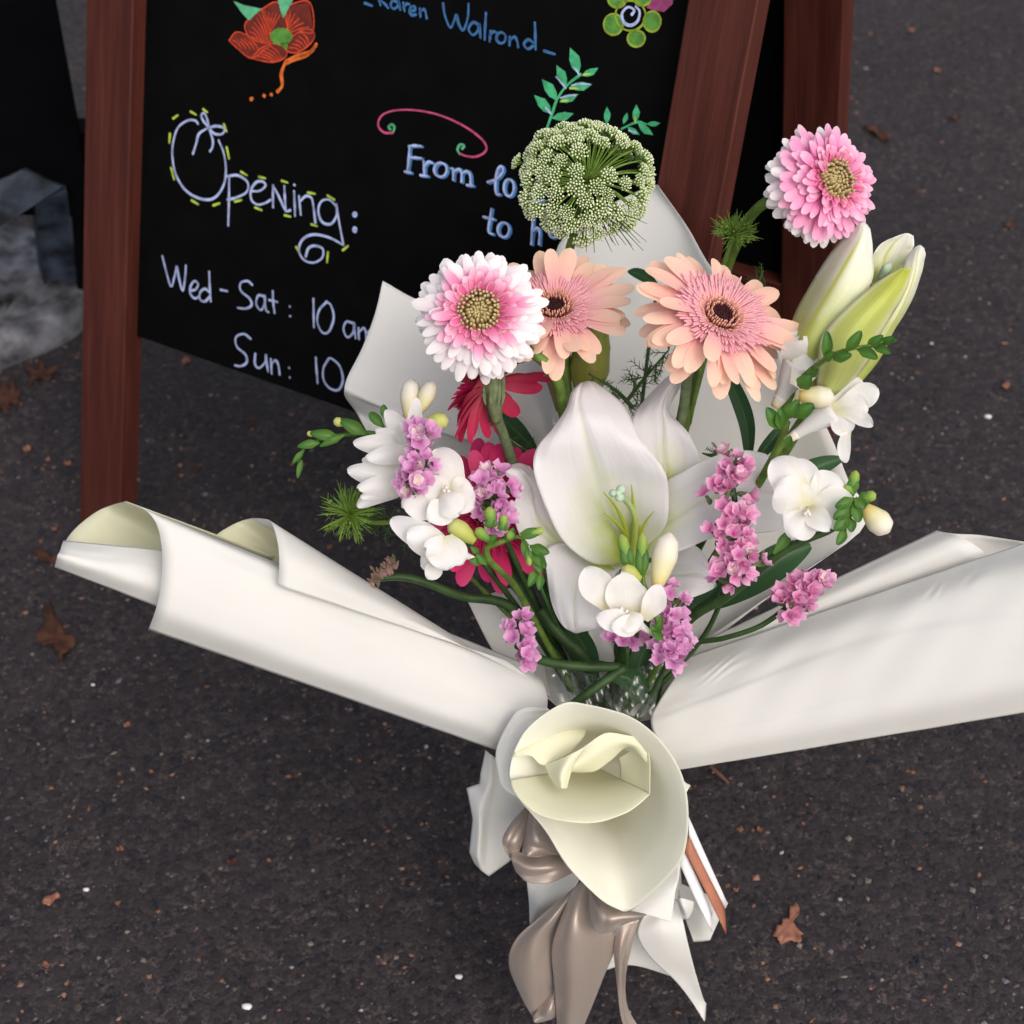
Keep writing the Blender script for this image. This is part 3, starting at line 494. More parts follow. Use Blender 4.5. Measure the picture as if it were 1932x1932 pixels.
for i, (fr, x, y, s, m_, lb) in enumerate([('D', 140, 585, 26, 0, 'orange scrap left of the sign leg, highest of its cluster'), ('D', 250, 640, 16, 0, 'orange scrap left of the sign leg, middle of its cluster'), ('D', 350, 660, 20, 0, 'orange scrap left of the sign leg, closest to the leg'), ('D', 285, 1000, 18, 0, 'orange scrap above the opening of the left paper roll'), ('D', 1010, 675, 18, 1, 'brown scrap on dark asphalt under the chalkboard'), ('D', 960, 130, 30, 0, 'tan scrap just below the chalkboard bottom edge'), ('D', 1300, 445, 20, 1, 'brown scrap left of the green freesia tip'), ('H', 660, 395, 22, 0, 'tan chip below the middle of the left paper roll'), ('H', 620, 1035, 22, 0, 'pinkish chip on open asphalt at mid lower left'), ('H', 1200, 1102, 30, 1, 'thin orange sliver left of the paper skirt'), ('H', 240, 1635, 24, 0, 'orange chip beside the dark stain near the bottom left corner'),
        ('C', 1350, 165, 20, 0, 'orange chip near the top of the asphalt right of the sign'), ('C', 1485, 370, 22, 0, 'orange chip level with the upper pink flower, on the asphalt'), ('C', 1575, 615, 22, 1, 'rust chip on the asphalt right of the upper pink flower'), ('C', 1860, 1170, 32, 1, 'brown curled scrap near the right edge above the lily bud level'), ('F', 1840, 260, 24, 0, 'orange chip near the right edge above the right paper roll'), ('G', 1600, 935, 20, 0, 'orange chip right of the rolled paper cone'), ('G', 1480, 1250, 16, 0, 'small orange chip beside the card point')]):
    a = rng.uniform(0, 6.28, 1)[0]; flat_leaf(fr, [(x+s*math.cos(k+a)*rng.uniform(.6, 1.2), y+s*.6*math.sin(k+a)*rng.uniform(.6, 1.2)) for k in np.linspace(0, 5.3, 6)], lb, (LB, LB2)[m_], .003, 'leaf scraps scattered on the asphalt', 'leaf_scrap', 'leaf scrap')
ICO = None
def pebble(fr, x, y, r, lb):
    c = ground(fr, x, y); n = 7; V = []; rad = spx(fr, r, 1.4)
    for i in range(5):
        z = math.sin(-.3+i*.42); q = math.sqrt(max(.02, 1-z*z))
        for k in range(n): w = 2*math.pi*k/n; V.append(c+rad*np.array([q*math.cos(w)*(1+.2*math.sin(3*k)), q*.7*math.sin(w)*(1+.2*math.cos(2*k)), z*.5+.2]))
    o = obj('pebble', V, gridf(5, n, True)+[tuple(4*n+k for k in range(n))], PEB); tag(o, lb, 'pebble', 'white pebbles on the asphalt')
pebble('H', 445, 1240, 17, 'white pebble at lower left, near the red-brown leaf'); pebble('H', 1275, 1845, 26, 'largest white pebble, near the bottom edge left of the ribbon'); pebble('F', 1745, 415, 26, 'white pebble above the right paper roll near the right edge'); pebble('G', 50, 1690, 20, 'white pebble left of the ribbon tails'); pebble('F', 1455, 35, 12, 'small white pebble right of the half-open lily bud'); pebble('H', 480, 182, 12, 'small white pebble below the tip of the left paper roll')
o = tube('twig', [ground('G', 1345, 600, .004), ground('G', 1395, 645, .004), ground('G', 1442, 688, .003)], [.0012, .0018, .001], TW); tag(o, 'short brown twig just below the right paper roll', 'twig')

# ------------------------------------------------------------------ the paper wrap
wrap = thing('bouquet_wrap', 'cream paper wrapping with rolled sheets flaring left, right and in front', 'wrapping paper', ground('P', 1140, 1760))
PT = .0003
def ruled(name, fr, A, B, dA, dB, n=24, bow=None, parent=wrap, mat=None, dents=False):
    """a sheet between two edge curves; dA, dB: depth, or (edge depth, bulge towards the viewer), or one per point"""
    k = len(A); q = np.linspace(0, 1, k)
    def dl(d): return list(d) if isinstance(d, list) else [d[0]-d[1]*math.sqrt(max(0, 1-(2*x-1)**2)) for x in q] if isinstance(d, tuple) else [d]*k
    A3 = np.array([at(fr, *p, d) for p, d in zip(A, dl(dA))]); B3 = np.array([at(fr, *p, d) for p, d in zip(B, dl(dB))])
    G = [A3, A3*.75+B3*.25, A3*.5+B3*.5, A3*.25+B3*.75, B3]
    if bow: G = [g_+np.outer(np.ones(k), -FWD)*bow*4*t*(1-t) for g_, t in zip(G, (0, .25, .5, .75, 1))]
    V, F, U = surf(np.array(G), n, (14 if dents else 6)*k)
    if dents:
        u, v = U[:, 0], U[:, 1]; V = V-np.outer(.0007*np.sin(u*150+v*40+3*np.sin(u*37))*(.5+.5*np.sin(u*61))*np.exp(-((u-.68)/.09)**2-((v-.13)/.045)**2)+.0005*np.sin(u*110+v*60+2*np.sin(u*50))*np.exp(-((u-.14)/.05)**2-((v-.2)/.08)**2)+.0012*np.tanh((v-.66-.02*np.sin(u*6))*60)*np.exp(-((u-.3)/.3)**2)*.5, FWD)
    V = V-np.outer((np.sin(U[:, 0]*17+U[:, 1]*7+A[0][0])*np.sin(U[:, 1]*9+U[:, 0]*4)+.5*np.sin(U[:, 0]*41+U[:, 1]*13))*.0005+.0006*np.tanh((U[:, 1]-.42-.1*np.sin(U[:, 0]*5+A[0][1]))*45)*np.sin(math.pi*U[:, 1]), FWD)
    return obj(name, V, F, mat or PAPER, parent, U, thick=PT)
def flat(rows, f):
    out = []
    for r in rows:
        d = r[1]
        if isinstance(d, list): m_ = sum(d)/len(d); d = [m_+(x-m_)*f for x in d]
        out.append((r[0], d)+tuple(r[2:]))
    return out
def folded(fr, rows):
    G = np.array([[at(fr, *p, d) for p, d in zip(r[0], r[1])] for r in rows]); nu, nv = G.shape[:2]; V = G.reshape(-1, 3)
    def lin(P, n): t = np.linspace(0, len(P)-1, n); i = np.minimum(t.astype(int), len(P)-2); f = (t-i)[:, None, None]; return P[i]*(1-f)+P[i+1]*f
    H_ = lin(G, (nu-1)*6+1); H_ = np.swapaxes(lin(np.swapaxes(H_, 0, 1), (nv-1)*6+1), 0, 1)
    for _ in range(2): H_[1:-1, 1:-1] = (H_[:-2, 1:-1]+H_[2:, 1:-1]+H_[1:-1, :-2]+H_[1:-1, 2:]+H_[1:-1, 1:-1]*2)/6
    return obj('paper_sheet', H_.reshape(-1, 3), gridf(*H_.shape[:2]), PAPER, wrap, griduv(*H_.shape[:2]), thick=PT)
def sheet(fr, rows, name='paper_sheet', **k): return patch(name, fr, flat(rows, .55) if fr == 'G' else rows, PAPER_IN if fr == 'K' else PAPER, wrap, nu=k.pop('nu', 26), nv=k.pop('nv', 26), thick=PT, **k)
# left roll: outer turn, inside of the far wall, inner turn
ruled('paper_roll', 'P', [(237, 946), (272, 961), (294, 987), (305, 1030), (306, 1074), (301, 1122), (292, 1155), (280, 1188)], [(1005, 1258), (1025, 1290), (1033, 1318), (1030, 1342), (1015, 1365), (995, 1385), (965, 1400), (938, 1416)], (1.115, .026), (1.109, .016), 30)
ruled('paper_roll', 'P', [(238, 946), (212, 953), (183, 965), (146, 994), (122, 1024), (108, 1062)], [(520, 1050), (480, 1090), (450, 1120), (430, 1140), (420, 1160), (410, 1185)], (1.125, -.05), (1.13, -.05), 16, mat=PAPER_IN)
ruled('paper_roll', 'P', [(120, 1020), (114, 1036), (108, 1052), (103, 1070)], [(400, 1046), (400, 1090), (395, 1140), (390, 1180)], [1.118, 1.106, 1.103, 1.118], [1.118, 1.109, 1.107, 1.118], 16)
# left upper roll
ruled('paper_roll', 'P', [(475, 978), (495, 979), (512, 986), (524, 1023), (527, 1060), (524, 1104)], [(1046, 1322), (1042, 1318), (1035, 1312), (1015, 1295), (990, 1272), (955, 1246)], [1.13, 1.112, 1.098, 1.087, 1.082, 1.083], [1.115, 1.112, 1.108, 1.102, 1.098, 1.096], 24)
ruled('paper_roll', 'P', [(476, 978), (455, 983), (430, 995), (408, 1010), (395, 1030)], [(640, 1070), (620, 1085), (600, 1090), (580, 1100), (560, 1110)], [1.13, 1.14, 1.145, 1.145, 1.14], [1.14, 1.15, 1.155, 1.155, 1.15], 12, mat=PAPER_IN)
# right roll and the sheets behind it
ruled('paper_roll', 'P', [(1300, 1240), (1268, 1285), (1243, 1325), (1228, 1358), (1240, 1400), (1260, 1430), (1282, 1452)], [(2050, 985), (2052, 1030), (2054, 1090), (2055, 1150), (2055, 1215), (2053, 1270), (2050, 1325)], (1.117, .011), (1.038, .027), 150, dents=True)
ruled('paper_roll', 'P', [(1290, 1228), (1290, 1250), (1290, 1290)], [(1767, 1001), (1822, 1018), (1900, 1075)], [1.13, 1.125, 1.13], [1.085, 1.065, 1.075], 20)
ruled('paper_roll', 'P', [(1768, 1002), (1800, 1007), (1850, 1010), (1930, 1022)], [(1820, 1100), (1870, 1100), (1930, 1090), (1990, 1060)], [1.09, 1.1, 1.1, 1.09], [1.1, 1.11, 1.11, 1.1], 12)
# back sheets standing against the board
sheet('P', [([(1120, 400), (1180, 372), (1210, 358), (1236, 349), (1241, 350)], 1.21, -.01), ([(1050, 470), (1120, 470), (1200, 455), (1270, 420), (1298, 430)], 1.2, -.012), ([(1040, 600), (1120, 610), (1220, 600), (1310, 550), (1347, 512)], 1.19, -.02),
    ([(1040, 760), (1140, 780), (1270, 760), (1400, 700), (1470, 660)], 1.18, -.03), ([(1060, 920), (1160, 950), (1300, 930), (1450, 860), (1556, 800)], 1.175, -.04), ([(1090, 1100), (1180, 1110), (1310, 1090), (1480, 1010), (1598, 900)], 1.165, -.045), ([(1120, 1230), (1190, 1230), (1290, 1200), (1450, 1110), (1634, 988)], 1.15, -.035), ([(1150, 1330), (1190, 1330), (1235, 1310), (1300, 1240), (1500, 1090)], 1.135, -.01), ([(1190, 1350), (1200, 1352), (1215, 1350), (1240, 1320), (1300, 1228)], 1.13)], nu=36)
sheet('P', [([(722, 530), (735, 537), (760, 552), (790, 568)], 1.175), ([(708, 590), (760, 600), (840, 625), (1030, 640)], 1.17), ([(684, 655), (760, 680), (880, 710), (1062, 720)], 1.165), ([(657, 708), (740, 745), (880, 790), (1070, 800)], 1.16), ([(650, 733), (725, 768), (860, 822), (1072, 860)], 1.155), ([(652, 750), (725, 776), (860, 830), (1072, 870)], 1.165), ([(672, 778), (750, 830), (870, 900), (1072, 930)], 1.185), ([(705, 835), (790, 900), (910, 970), (1075, 1000)], 1.175), ([(760, 920), (860, 1000), (960, 1060), (1050, 1080)], 1.165)], nu=40)
sheet('P', [([(880, 1130), (925, 1120), (990, 1100)], 1.15), ([(935, 1235), (980, 1225), (1050, 1200)], 1.145), ([(995, 1285), (1030, 1270), (1080, 1260)], 1.14), ([(1052, 1334), (1060, 1330), (1085, 1330)], 1.13)])
# front cone
KE = [(450, 1080), (520, 1210), (600, 1300), (720, 1445), (880, 1700), (1100, 1925), (1230, 2005), (1327, 2022), (1500, 1890), (1690, 1690), (1745, 1550), (1765, 1350), (1750, 1150), (1700, 980), (1600, 820), (1480, 690), (1340, 595), (1200, 545), (1000, 500), (860, 490), (700, 575), (560, 700), (480, 850), (448, 980), (450, 1080)]
KD = [1.058, 1.062, 1.066, 1.07, 1.08, 1.09, 1.094, 1.096, 1.085, 1.07, 1.064, 1.056, 1.05, 1.046, 1.044, 1.044, 1.044, 1.045, 1.046, 1.047, 1.049, 1.052, 1.055, 1.057, 1.058]
TC = (1080, 960)
def ringto(E_, f, dd, D_):
    Q = np.array([(x, y, d) for (x, y), d in zip(E_, D_)]); closed = E_[0] == E_[-1]; B = Q[:-1] if closed else Q
    for _ in range(int((1-f)*14)):
        if closed: B = (np.roll(B, 1, 0)+B*2+np.roll(B, -1, 0))/4
        else: B = np.vstack([B[:1], (B[:-2]+B[1:-1]*2+B[2:])/4, B[-1:]])
    if closed: B = np.vstack([B, B[:1]])
    return [(TC[0]+(x-TC[0])*f, TC[1]+(y-TC[1])*f) for x, y, d in B], [float(d)+dd for x, y, d in B]
def cone(E_, D_, fs, mat=PAPER_IN, nv=110):
    rows = [(E_, D_)]+[ringto(E_, f, dd, D_) for f, dd in fs]
    G = np.array([[at('K', *p, d) for p, d in zip(r[0], r[1])] for r in rows]); V, F, U = surf(G, 22, nv); return obj('paper_cone', V, F, mat, wrap, U, thick=PT)
cone(KE, KD, [(.9, .005), (.75, .016), (.55, .042), (.3, .085), (.02, .11)], PAPER_MID)
KI = [(452, 1060), (468, 1120), (525, 1205), (650, 1310), (850, 1365), (1080, 1375), (1290, 1310), (1400, 1240), (1480, 1165)]
cone(KI, [1.052, 1.046, 1.04, 1.034, 1.03, 1.03, 1.034, 1.04, 1.046], [(.88, .005), (.7, .018), (.45, .045), (.2, .08), (.01, .10)], nv=50)
sheet('K', [([(1480, 1165), (1482, 1050), (1480, 900), (1445, 760)], [1.046, 1.05, 1.056, 1.062]), ([(1400, 1120), (1400, 1030), (1390, 920), (1370, 820)], [1.06, 1.066, 1.072, 1.076]), ([(1260, 1050), (1260, 1000), (1260, 950), (1250, 900)], 1.085)])
sheet('K', [([(700, 950), (860, 900), (1000, 810), (1150, 715), (1300, 728), (1452, 758)], [1.062, 1.056, 1.05, 1.05, 1.054, 1.06]), ([(800, 1010), (920, 965), (1050, 890), (1180, 810), (1320, 790), (1475, 850)], [1.056, 1.052, 1.05, 1.052, 1.056, 1.06]), ([(890, 1000), (1000, 1005), (1090, 990), (1200, 910), (1330, 815), (1480, 960)], [1.066, 1.066, 1.066, 1.066, 1.066, 1.058])])
sheet('K', [([(700, 950), (850, 890), (1005, 815)], [1.060, 1.048, 1.046]), ([(740, 1035), (830, 1005), (920, 940)], [1.054, 1.042, 1.05]), ([(790, 1112), (830, 1122), (868, 1122)], [1.052, 1.044, 1.05])])
sheet('K', [([(505, 800), (640, 690), (860, 620), (1000, 640)], [1.068, 1.072, 1.08, 1.085]), ([(482, 850), (630, 790), (830, 740), (1000, 730)], [1.056, 1.06, 1.066, 1.07]), ([(474, 888), (600, 882), (702, 952), (900, 860)], [1.053, 1.054, 1.058, 1.066])], nu=20, nv=24)
ruled('paper_cone', 'K', [(720, 525), (520, 540), (405, 690), (345, 850), (360, 1000), (402, 1122), (520, 1200)], [(800, 600), (640, 700), (560, 790), (540, 900), (540, 1000), (560, 1080), (600, 1160)], [1.07, 1.075, 1.08, 1.082, 1.08, 1.078, 1.075], 1.075, 14)
ruled('paper_cone', 'K', [(402, 1122), (560, 1240), (720, 1450), (880, 1705), (1130, 1940), (1300, 2025)], [(900, 1200), (1000, 1300), (1100, 1450), (1200, 1600), (1300, 1750), (1400, 1850)], [1.082, 1.08, 1.082, 1.09, 1.1, 1.104], [1.13, 1.13, 1.13, 1.13, 1.13, 1.13], 12)
# lower skirt
folded('G', [([(188, 520), (215, 540), (245, 560), (420, 640)], [1.15, 1.147, 1.15, 1.16]), ([(162, 640), (215, 680), (250, 700), (450, 760)], [1.155, 1.15, 1.156, 1.16]), ([(158, 690), (190, 740), (230, 790), (440, 840)], [1.16, 1.152, 1.163, 1.165]), ([(90, 715), (165, 800), (215, 870), (440, 900)], [1.165, 1.156, 1.168, 1.17]), ([(122, 870), (160, 930), (200, 970), (380, 960)], [1.168, 1.16, 1.172, 1.172]), ([(104, 1045), (150, 1075), (190, 1090), (340, 1050)], [1.18, 1.168, 1.18, 1.182]), ([(132, 1105), (165, 1140), (206, 1169), (312, 1092)], [1.188, 1.183, 1.188, 1.19])])
sheet('G', [([(930, 1345), (960, 1320), (1195, 1090)], 1.105), ([(1020, 1366), (1080, 1310), (1185, 1180)], 1.1), ([(1146, 1408), (1156, 1340), (1166, 1250)], 1.1)], nu=12)
sheet('G', [([(1010, 1360), (1100, 1330), (1185, 1290)], 1.15), ([(972, 1470), (1090, 1440), (1216, 1440)], [1.155, 1.14, 1.15]), ([(1040, 1590), (1140, 1570), (1246, 1570)], [1.17, 1.16, 1.165]), ([(1160, 1700), (1215, 1690), (1278, 1690)], 1.19), ([(1245, 1805), (1278, 1800), (1312, 1800)], 1.21), ([(1318, 1920), (1322, 1900), (1327, 1825)], 1.225)])
sheet('G', [([(780, 1440), (900, 1400), (1010, 1440)], 1.19), ([(770, 1560), (900, 1560), (1080, 1600)], 1.2), ([(770, 1665), (940, 1628), (1180, 1695)], 1.205)])
sheet('G', [([(400, 1190), (520, 1170), (700, 1130)], 1.17), ([(412, 1300), (480, 1310), (640, 1240)], [1.185, 1.165, 1.17]), ([(416, 1418), (450, 1392), (560, 1320)], 1.185)])
sheet('G', [([(1160, 1292), (1200, 1283), (1262, 1300)], [1.13, 1.115, 1.135]), ([(1178, 1300), (1215, 1340), (1262, 1320)], [1.13, 1.12, 1.14]), ([(1205, 1392), (1235, 1390), (1258, 1345)], 1.14)], nu=14)
sheet('G', [([(1180, 1200), (1300, 1250), (1440, 1306)], 1.175), ([(1200, 1330), (1320, 1380), (1400, 1380)], [1.18, 1.165, 1.18]), ([(1262, 1508), (1300, 1506), (1346, 1500)], 1.19)])
sheet('G', [([(1180, 620), (1215, 680), (1246, 700)], 1.14), ([(1190, 720), (1210, 740), (1222, 742)], 1.14)], nu=8, nv=8)
sheet('G', [([(700, 900), (900, 850), (1180, 900)], 1.16), ([(680, 1200), (900, 1200), (1200, 1250)], [1.19, 1.15, 1.18]), ([(600, 1500), (900, 1460), (1180, 1440)], [1.21, 1.18, 1.2])])
V, F, U = surf(np.array([[at('P', *p, d) for p, d in zip(r, dd)] for r, dd in [([(1025, 1245), (1080, 1262), (1140, 1275), (1200, 1262), (1262, 1230)], [1.10, 1.09, 1.085, 1.09, 1.10]), ([(1035, 1300), (1090, 1310), (1145, 1312), (1200, 1300), (1250, 1280)], [1.1, 1.085, 1.08, 1.085, 1.1]), ([(1055, 1350), (1100, 1355), (1150, 1360), (1195, 1362), (1228, 1358)], [1.09, 1.08, 1.075, 1.08, 1.09])]]), 26, 40)
V = V+np.outer(np.sin(V[:, 0]*420)*np.sin(V[:, 2]*380+V[:, 0]*200), -FWD)*.0035
obj('cellophane', V, F, cello_mat(), wrap, U)

# the printed card tucked behind the cone
CARD = plain('white_card', (.72, .71, .74), .55, var=.05, scale=60); COPPER = plain('copper_print', (.36, .14, .085), .45, var=.12, scale=60)
card = thing('gift_card', 'narrow white and copper card tucked behind the front paper cone', 'card', at('G', 1330, 1200, 1.15))
patch('card_back', 'G', [([(1235, 860), (1238, 960)], 1.142), ([(1335, 1085), (1330, 1150)], 1.15), ([(1437, 1310), (1425, 1335)], 1.165)], CARD, card, 8, 4, thick=.0006)
cf = patch('copper_strip', 'G', [([(1236, 962), (1216, 1040)], 1.138), ([(1330, 1150), (1325, 1250)], 1.145), ([(1422, 1335), (1430, 1470)], 1.155)], COPPER, card, 10, 4, thick=.0006)
patch('card_leaf', 'G', [([(1215, 1042), (1192, 1110)], 1.14), ([(1290, 1200), (1270, 1285)], 1.147), ([(1357, 1362), (1356, 1455)], 1.155)], CARD, card, 8, 4, thick=.0006)
mb = MB(); P = [at('G', x, y, 1.1375+.017*(y-962)/400) for x, y in [(1318, 1160), (1328, 1190), (1322, 1205), (1345, 1215), (1338, 1240), (1362, 1240), (1350, 1265), (1375, 1270), (1366, 1290), (1388, 1300), (1382, 1318)]]; V, F, U = tube_data(P, .00022, 5, 50); mb.add(V, F, U); mb.obj('script_print', plain('dark_print', (.05, .02, .02), .6), cf)

# ribbon
rib = thing('satin_ribbon', 'champagne satin ribbon bow with long tails below the paper cone', 'ribbon', at('G', 640, 1100, 1.15))
def band(name, rows, **k):
    o = patch(name, 'G', flat(rows, .5), SATIN, rib, nu=40, nv=26, thick=.0005); me = o.data; n = len(me.vertices); V = np.zeros(n*3); me.vertices.foreach_get('co', V); V = V.reshape(-1, 3)
    U = griduv(40, 26); ph = rows[0][0][0][0]*.37; w = np.abs(np.sin(U[:, 1]*4.5+U[:, 0]*2+ph))*1.5+np.sin(U[:, 1]*11-U[:, 0]*5+ph*2)*.3; V = V-np.outer(w*.0020*np.sin(math.pi*np.clip(U[:, 0]*.9+.06, 0, 1)), FWD)
    me.vertices.foreach_set('co', V.ravel()); me.update(); return o
band('bow_loop', [([(392, 812), (420, 830), (450, 880)], 1.135), ([(322, 890), (360, 905), (400, 930)], [1.13, 1.12, 1.13]), ([(277, 972), (325, 985), (378, 1000)], [1.125, 1.115, 1.13]), ([(288, 1030), (320, 1035), (360, 1040)], 1.125), ([(325, 1090), (335, 1080), (345, 1070)], 1.125)])
band('bow_loop', [([(328, 1035), (322, 1080), (345, 1145)], [1.128, 1.115, 1.125]), ([(440, 1058), (410, 1120), (410, 1198)], [1.125, 1.112, 1.12]), ([(540, 1062), (535, 1120), (525, 1198)], [1.125, 1.112, 1.118]), ([(640, 1090), (645, 1120), (650, 1145)], [1.13, 1.12, 1.13])])
band('bow_loop', [([(415, 832), (396, 930), (378, 1045)], [1.13, 1.125, 1.12]), ([(455, 870), (430, 990), (400, 1062)], [1.118, 1.11, 1.115]), ([(540, 950), (510, 1030), (450, 1060)], [1.12, 1.115, 1.12]), ([(650, 1080), (610, 1075), (560, 1060)], 1.13)])
band('ribbon_tail', [([(625, 1245), (650, 1225), (690, 1190)], 1.14), ([(475, 1370), (545, 1365), (605, 1320)], [1.145, 1.125, 1.14]), ([(345, 1490), (450, 1490), (575, 1440)], [1.155, 1.13, 1.15]), ([(308, 1620), (425, 1630), (530, 1600)], [1.165, 1.14, 1.16]), ([(368, 1780), (440, 1770), (535, 1710)], [1.18, 1.16, 1.17]), ([(434, 1900), (475, 1880), (525, 1830)], 1.195)])
band('ribbon_tail', [([(640, 1235), (690, 1190), (722, 1235)], 1.135), ([(562, 1420), (640, 1390), (740, 1400)], [1.14, 1.115, 1.14]), ([(530, 1550), (640, 1560), (862, 1490)], [1.15, 1.12, 1.16]), ([(545, 1750), (650, 1740), (790, 1700)], [1.17, 1.14, 1.175]), ([(560, 1980), (620, 1990), (690, 1950)], [1.2, 1.18, 1.2])])
band('bow_loop', [([(722, 1222), (780, 1260), (850, 1300)], 1.13), ([(724, 1330), (810, 1330), (1015, 1355)], [1.125, 1.105, 1.12]), ([(745, 1430), (830, 1400), (960, 1385)], [1.12, 1.1, 1.115]), ([(785, 1468), (840, 1450), (900, 1400)], 1.125)])
band('ribbon_tail', [([(865, 1420), (920, 1405), (980, 1390)], 1.145), ([(852, 1560), (890, 1560), (932, 1560)], [1.155, 1.145, 1.16]), ([(866, 1720), (885, 1720), (908, 1700)], 1.175), ([(888, 1900), (905, 1890), (920, 1840)], 1.195), ([(935, 2000), (960, 1995), (985, 1960)], 1.205)])
band('ribbon_tail', [([(540, 1700), (500, 1780), (432, 1900)], 1.185), ([(552, 1760), (520, 1860), (440, 1918)], [1.18, 1.175, 1.188]), ([(556, 1860), (540, 1900), (470, 1922)], 1.19)])

# ------------------------------------------------------------------ flower builders
TIE = at('P', 1140, 1400, 1.15)
def stem_to_tie(parent, start, mid, r, mat=STEM, name='stem', off=(0, 0), end=None):
    e = TIE+RT*off[0]+FWD*off[1] if end is None else end
    return tube(name, [start]+list(mid)+[e], r, mat, parent, 8, 30)
def frame(loc, n, spin=0):
    n = nrm(n); a = UP if abs(n@UP) < .9 else RT; X = nrm(np.cross(a, n)); Y = np.cross(n, X); c, s = math.cos(spin), math.sin(spin); X, Y = X*c+Y*s, Y*c-X*s
    M = Matrix.Identity(4)
    for i in range(3): M[i][0], M[i][1], M[i][2], M[i][3] = X[i], Y[i], n[i], loc[i]
    return M
def ray_mesh(name, L, W, a0, a1, mat, r0=0, cup=.3, b0=.35, peak=.6, sharp=2.4, nu=8, nv=5, fold=0, wav=0):
    """a petal along +X starting at radius r0, rising by angle a0 and bending by a1 to the tip"""
    t = 1-(1-np.linspace(0, 1, nu))**1.75; dt = np.diff(t); a = a0+a1*t; x = r0+np.concatenate([[0], np.cumsum(dt*np.cos((a[1:]+a[:-1])/2))])*L; z = np.concatenate([[0], np.cumsum(dt*np.sin((a[1:]+a[:-1])/2))])*L
    v = np.linspace(-1, 1, nv)[None, :]; w = W*wshape(t, b0, peak, sharp)[:, None]; Y = w*v+wav*L*(t**2)[:, None]
    Z = z[:, None]+cup*w*v*v + fold*w*np.cos(v*math.pi*2)*.15; X = x[:, None]+0*v - .0*v
    U = griduv(nu, nv); U[:, 0] = np.repeat(t, nv); return mesh(name, np.stack([X, Y, Z], -1).reshape(-1, 3), gridf(nu, nv), mat, U)
def ringof(root, meshes, count, z=0, phase=0, jit=.06, tilt=.08, scale=.08, name='petal', skip=None):
    for k in range(count):
        phi = phase+2*math.pi*k/count+rng.normal(0, jit)
        if skip and skip(phi % (2*math.pi)): continue
        s = 1+rng.normal(0, scale); M = Matrix.Translation((0, 0, z+rng.normal(0, .0003)))@Matrix.Rotation(phi, 4, 'Z')@Matrix.Rotation(rng.normal(0, tilt), 4, 'Y')@Matrix.Rotation(rng.normal(0, tilt*1.3), 4, 'X')@Matrix.Diagonal((s, 1+rng.normal(0, .08), 1, 1))
        inst(name, meshes[k % len(meshes)], root, M)
def quills(root, name, rings, mat, kind='stuff'):
    """rings: (count, radius, z, length, half width, lean outwards)"""
    mb = MB()
    for cnt, r, z, L, w, lean in rings:
        for k in range(cnt):
            ph = 2*math.pi*(k+.5*rng.random())/cnt+r*900; d = np.array([math.cos(ph), math.sin(ph), 0]); p = d*r*(1+rng.normal(0, .05))+[0, 0, z]; a = nrm(d*math.sin(lean)+np.array([0, 0, math.cos(lean)])); le = L*(1+rng.normal(0, .12))
            V, F, U = tube_data([p, p+a*le*.5, p+a*le*.9, p+a*le], [w*.6, w, w*.8, w*.2], 5, 5); mb.add(V, F, U)
    V = np.vstack(mb.V); o = link(bpy.data.objects.new(name, mesh(name, V, mb.F, mat, np.vstack(mb.U))), root); o['kind'] = kind; WM[o.name] = WM[root.name]; return o
def dome(root, name, r, h, mat, z=0):
    V = []; n = 20
    for i in range(6):
        a = i/5*math.pi/2
        for k in range(n): w = 2*math.pi*k/n; V.append((r*math.cos(a)*math.cos(w), r*math.cos(a)*math.sin(w), z+h*math.sin(a)))
    o = link(bpy.data.objects.new(name, mesh(name, V, gridf(6, n, True), mat)), root); WM[o.name] = WM[root.name]; return o

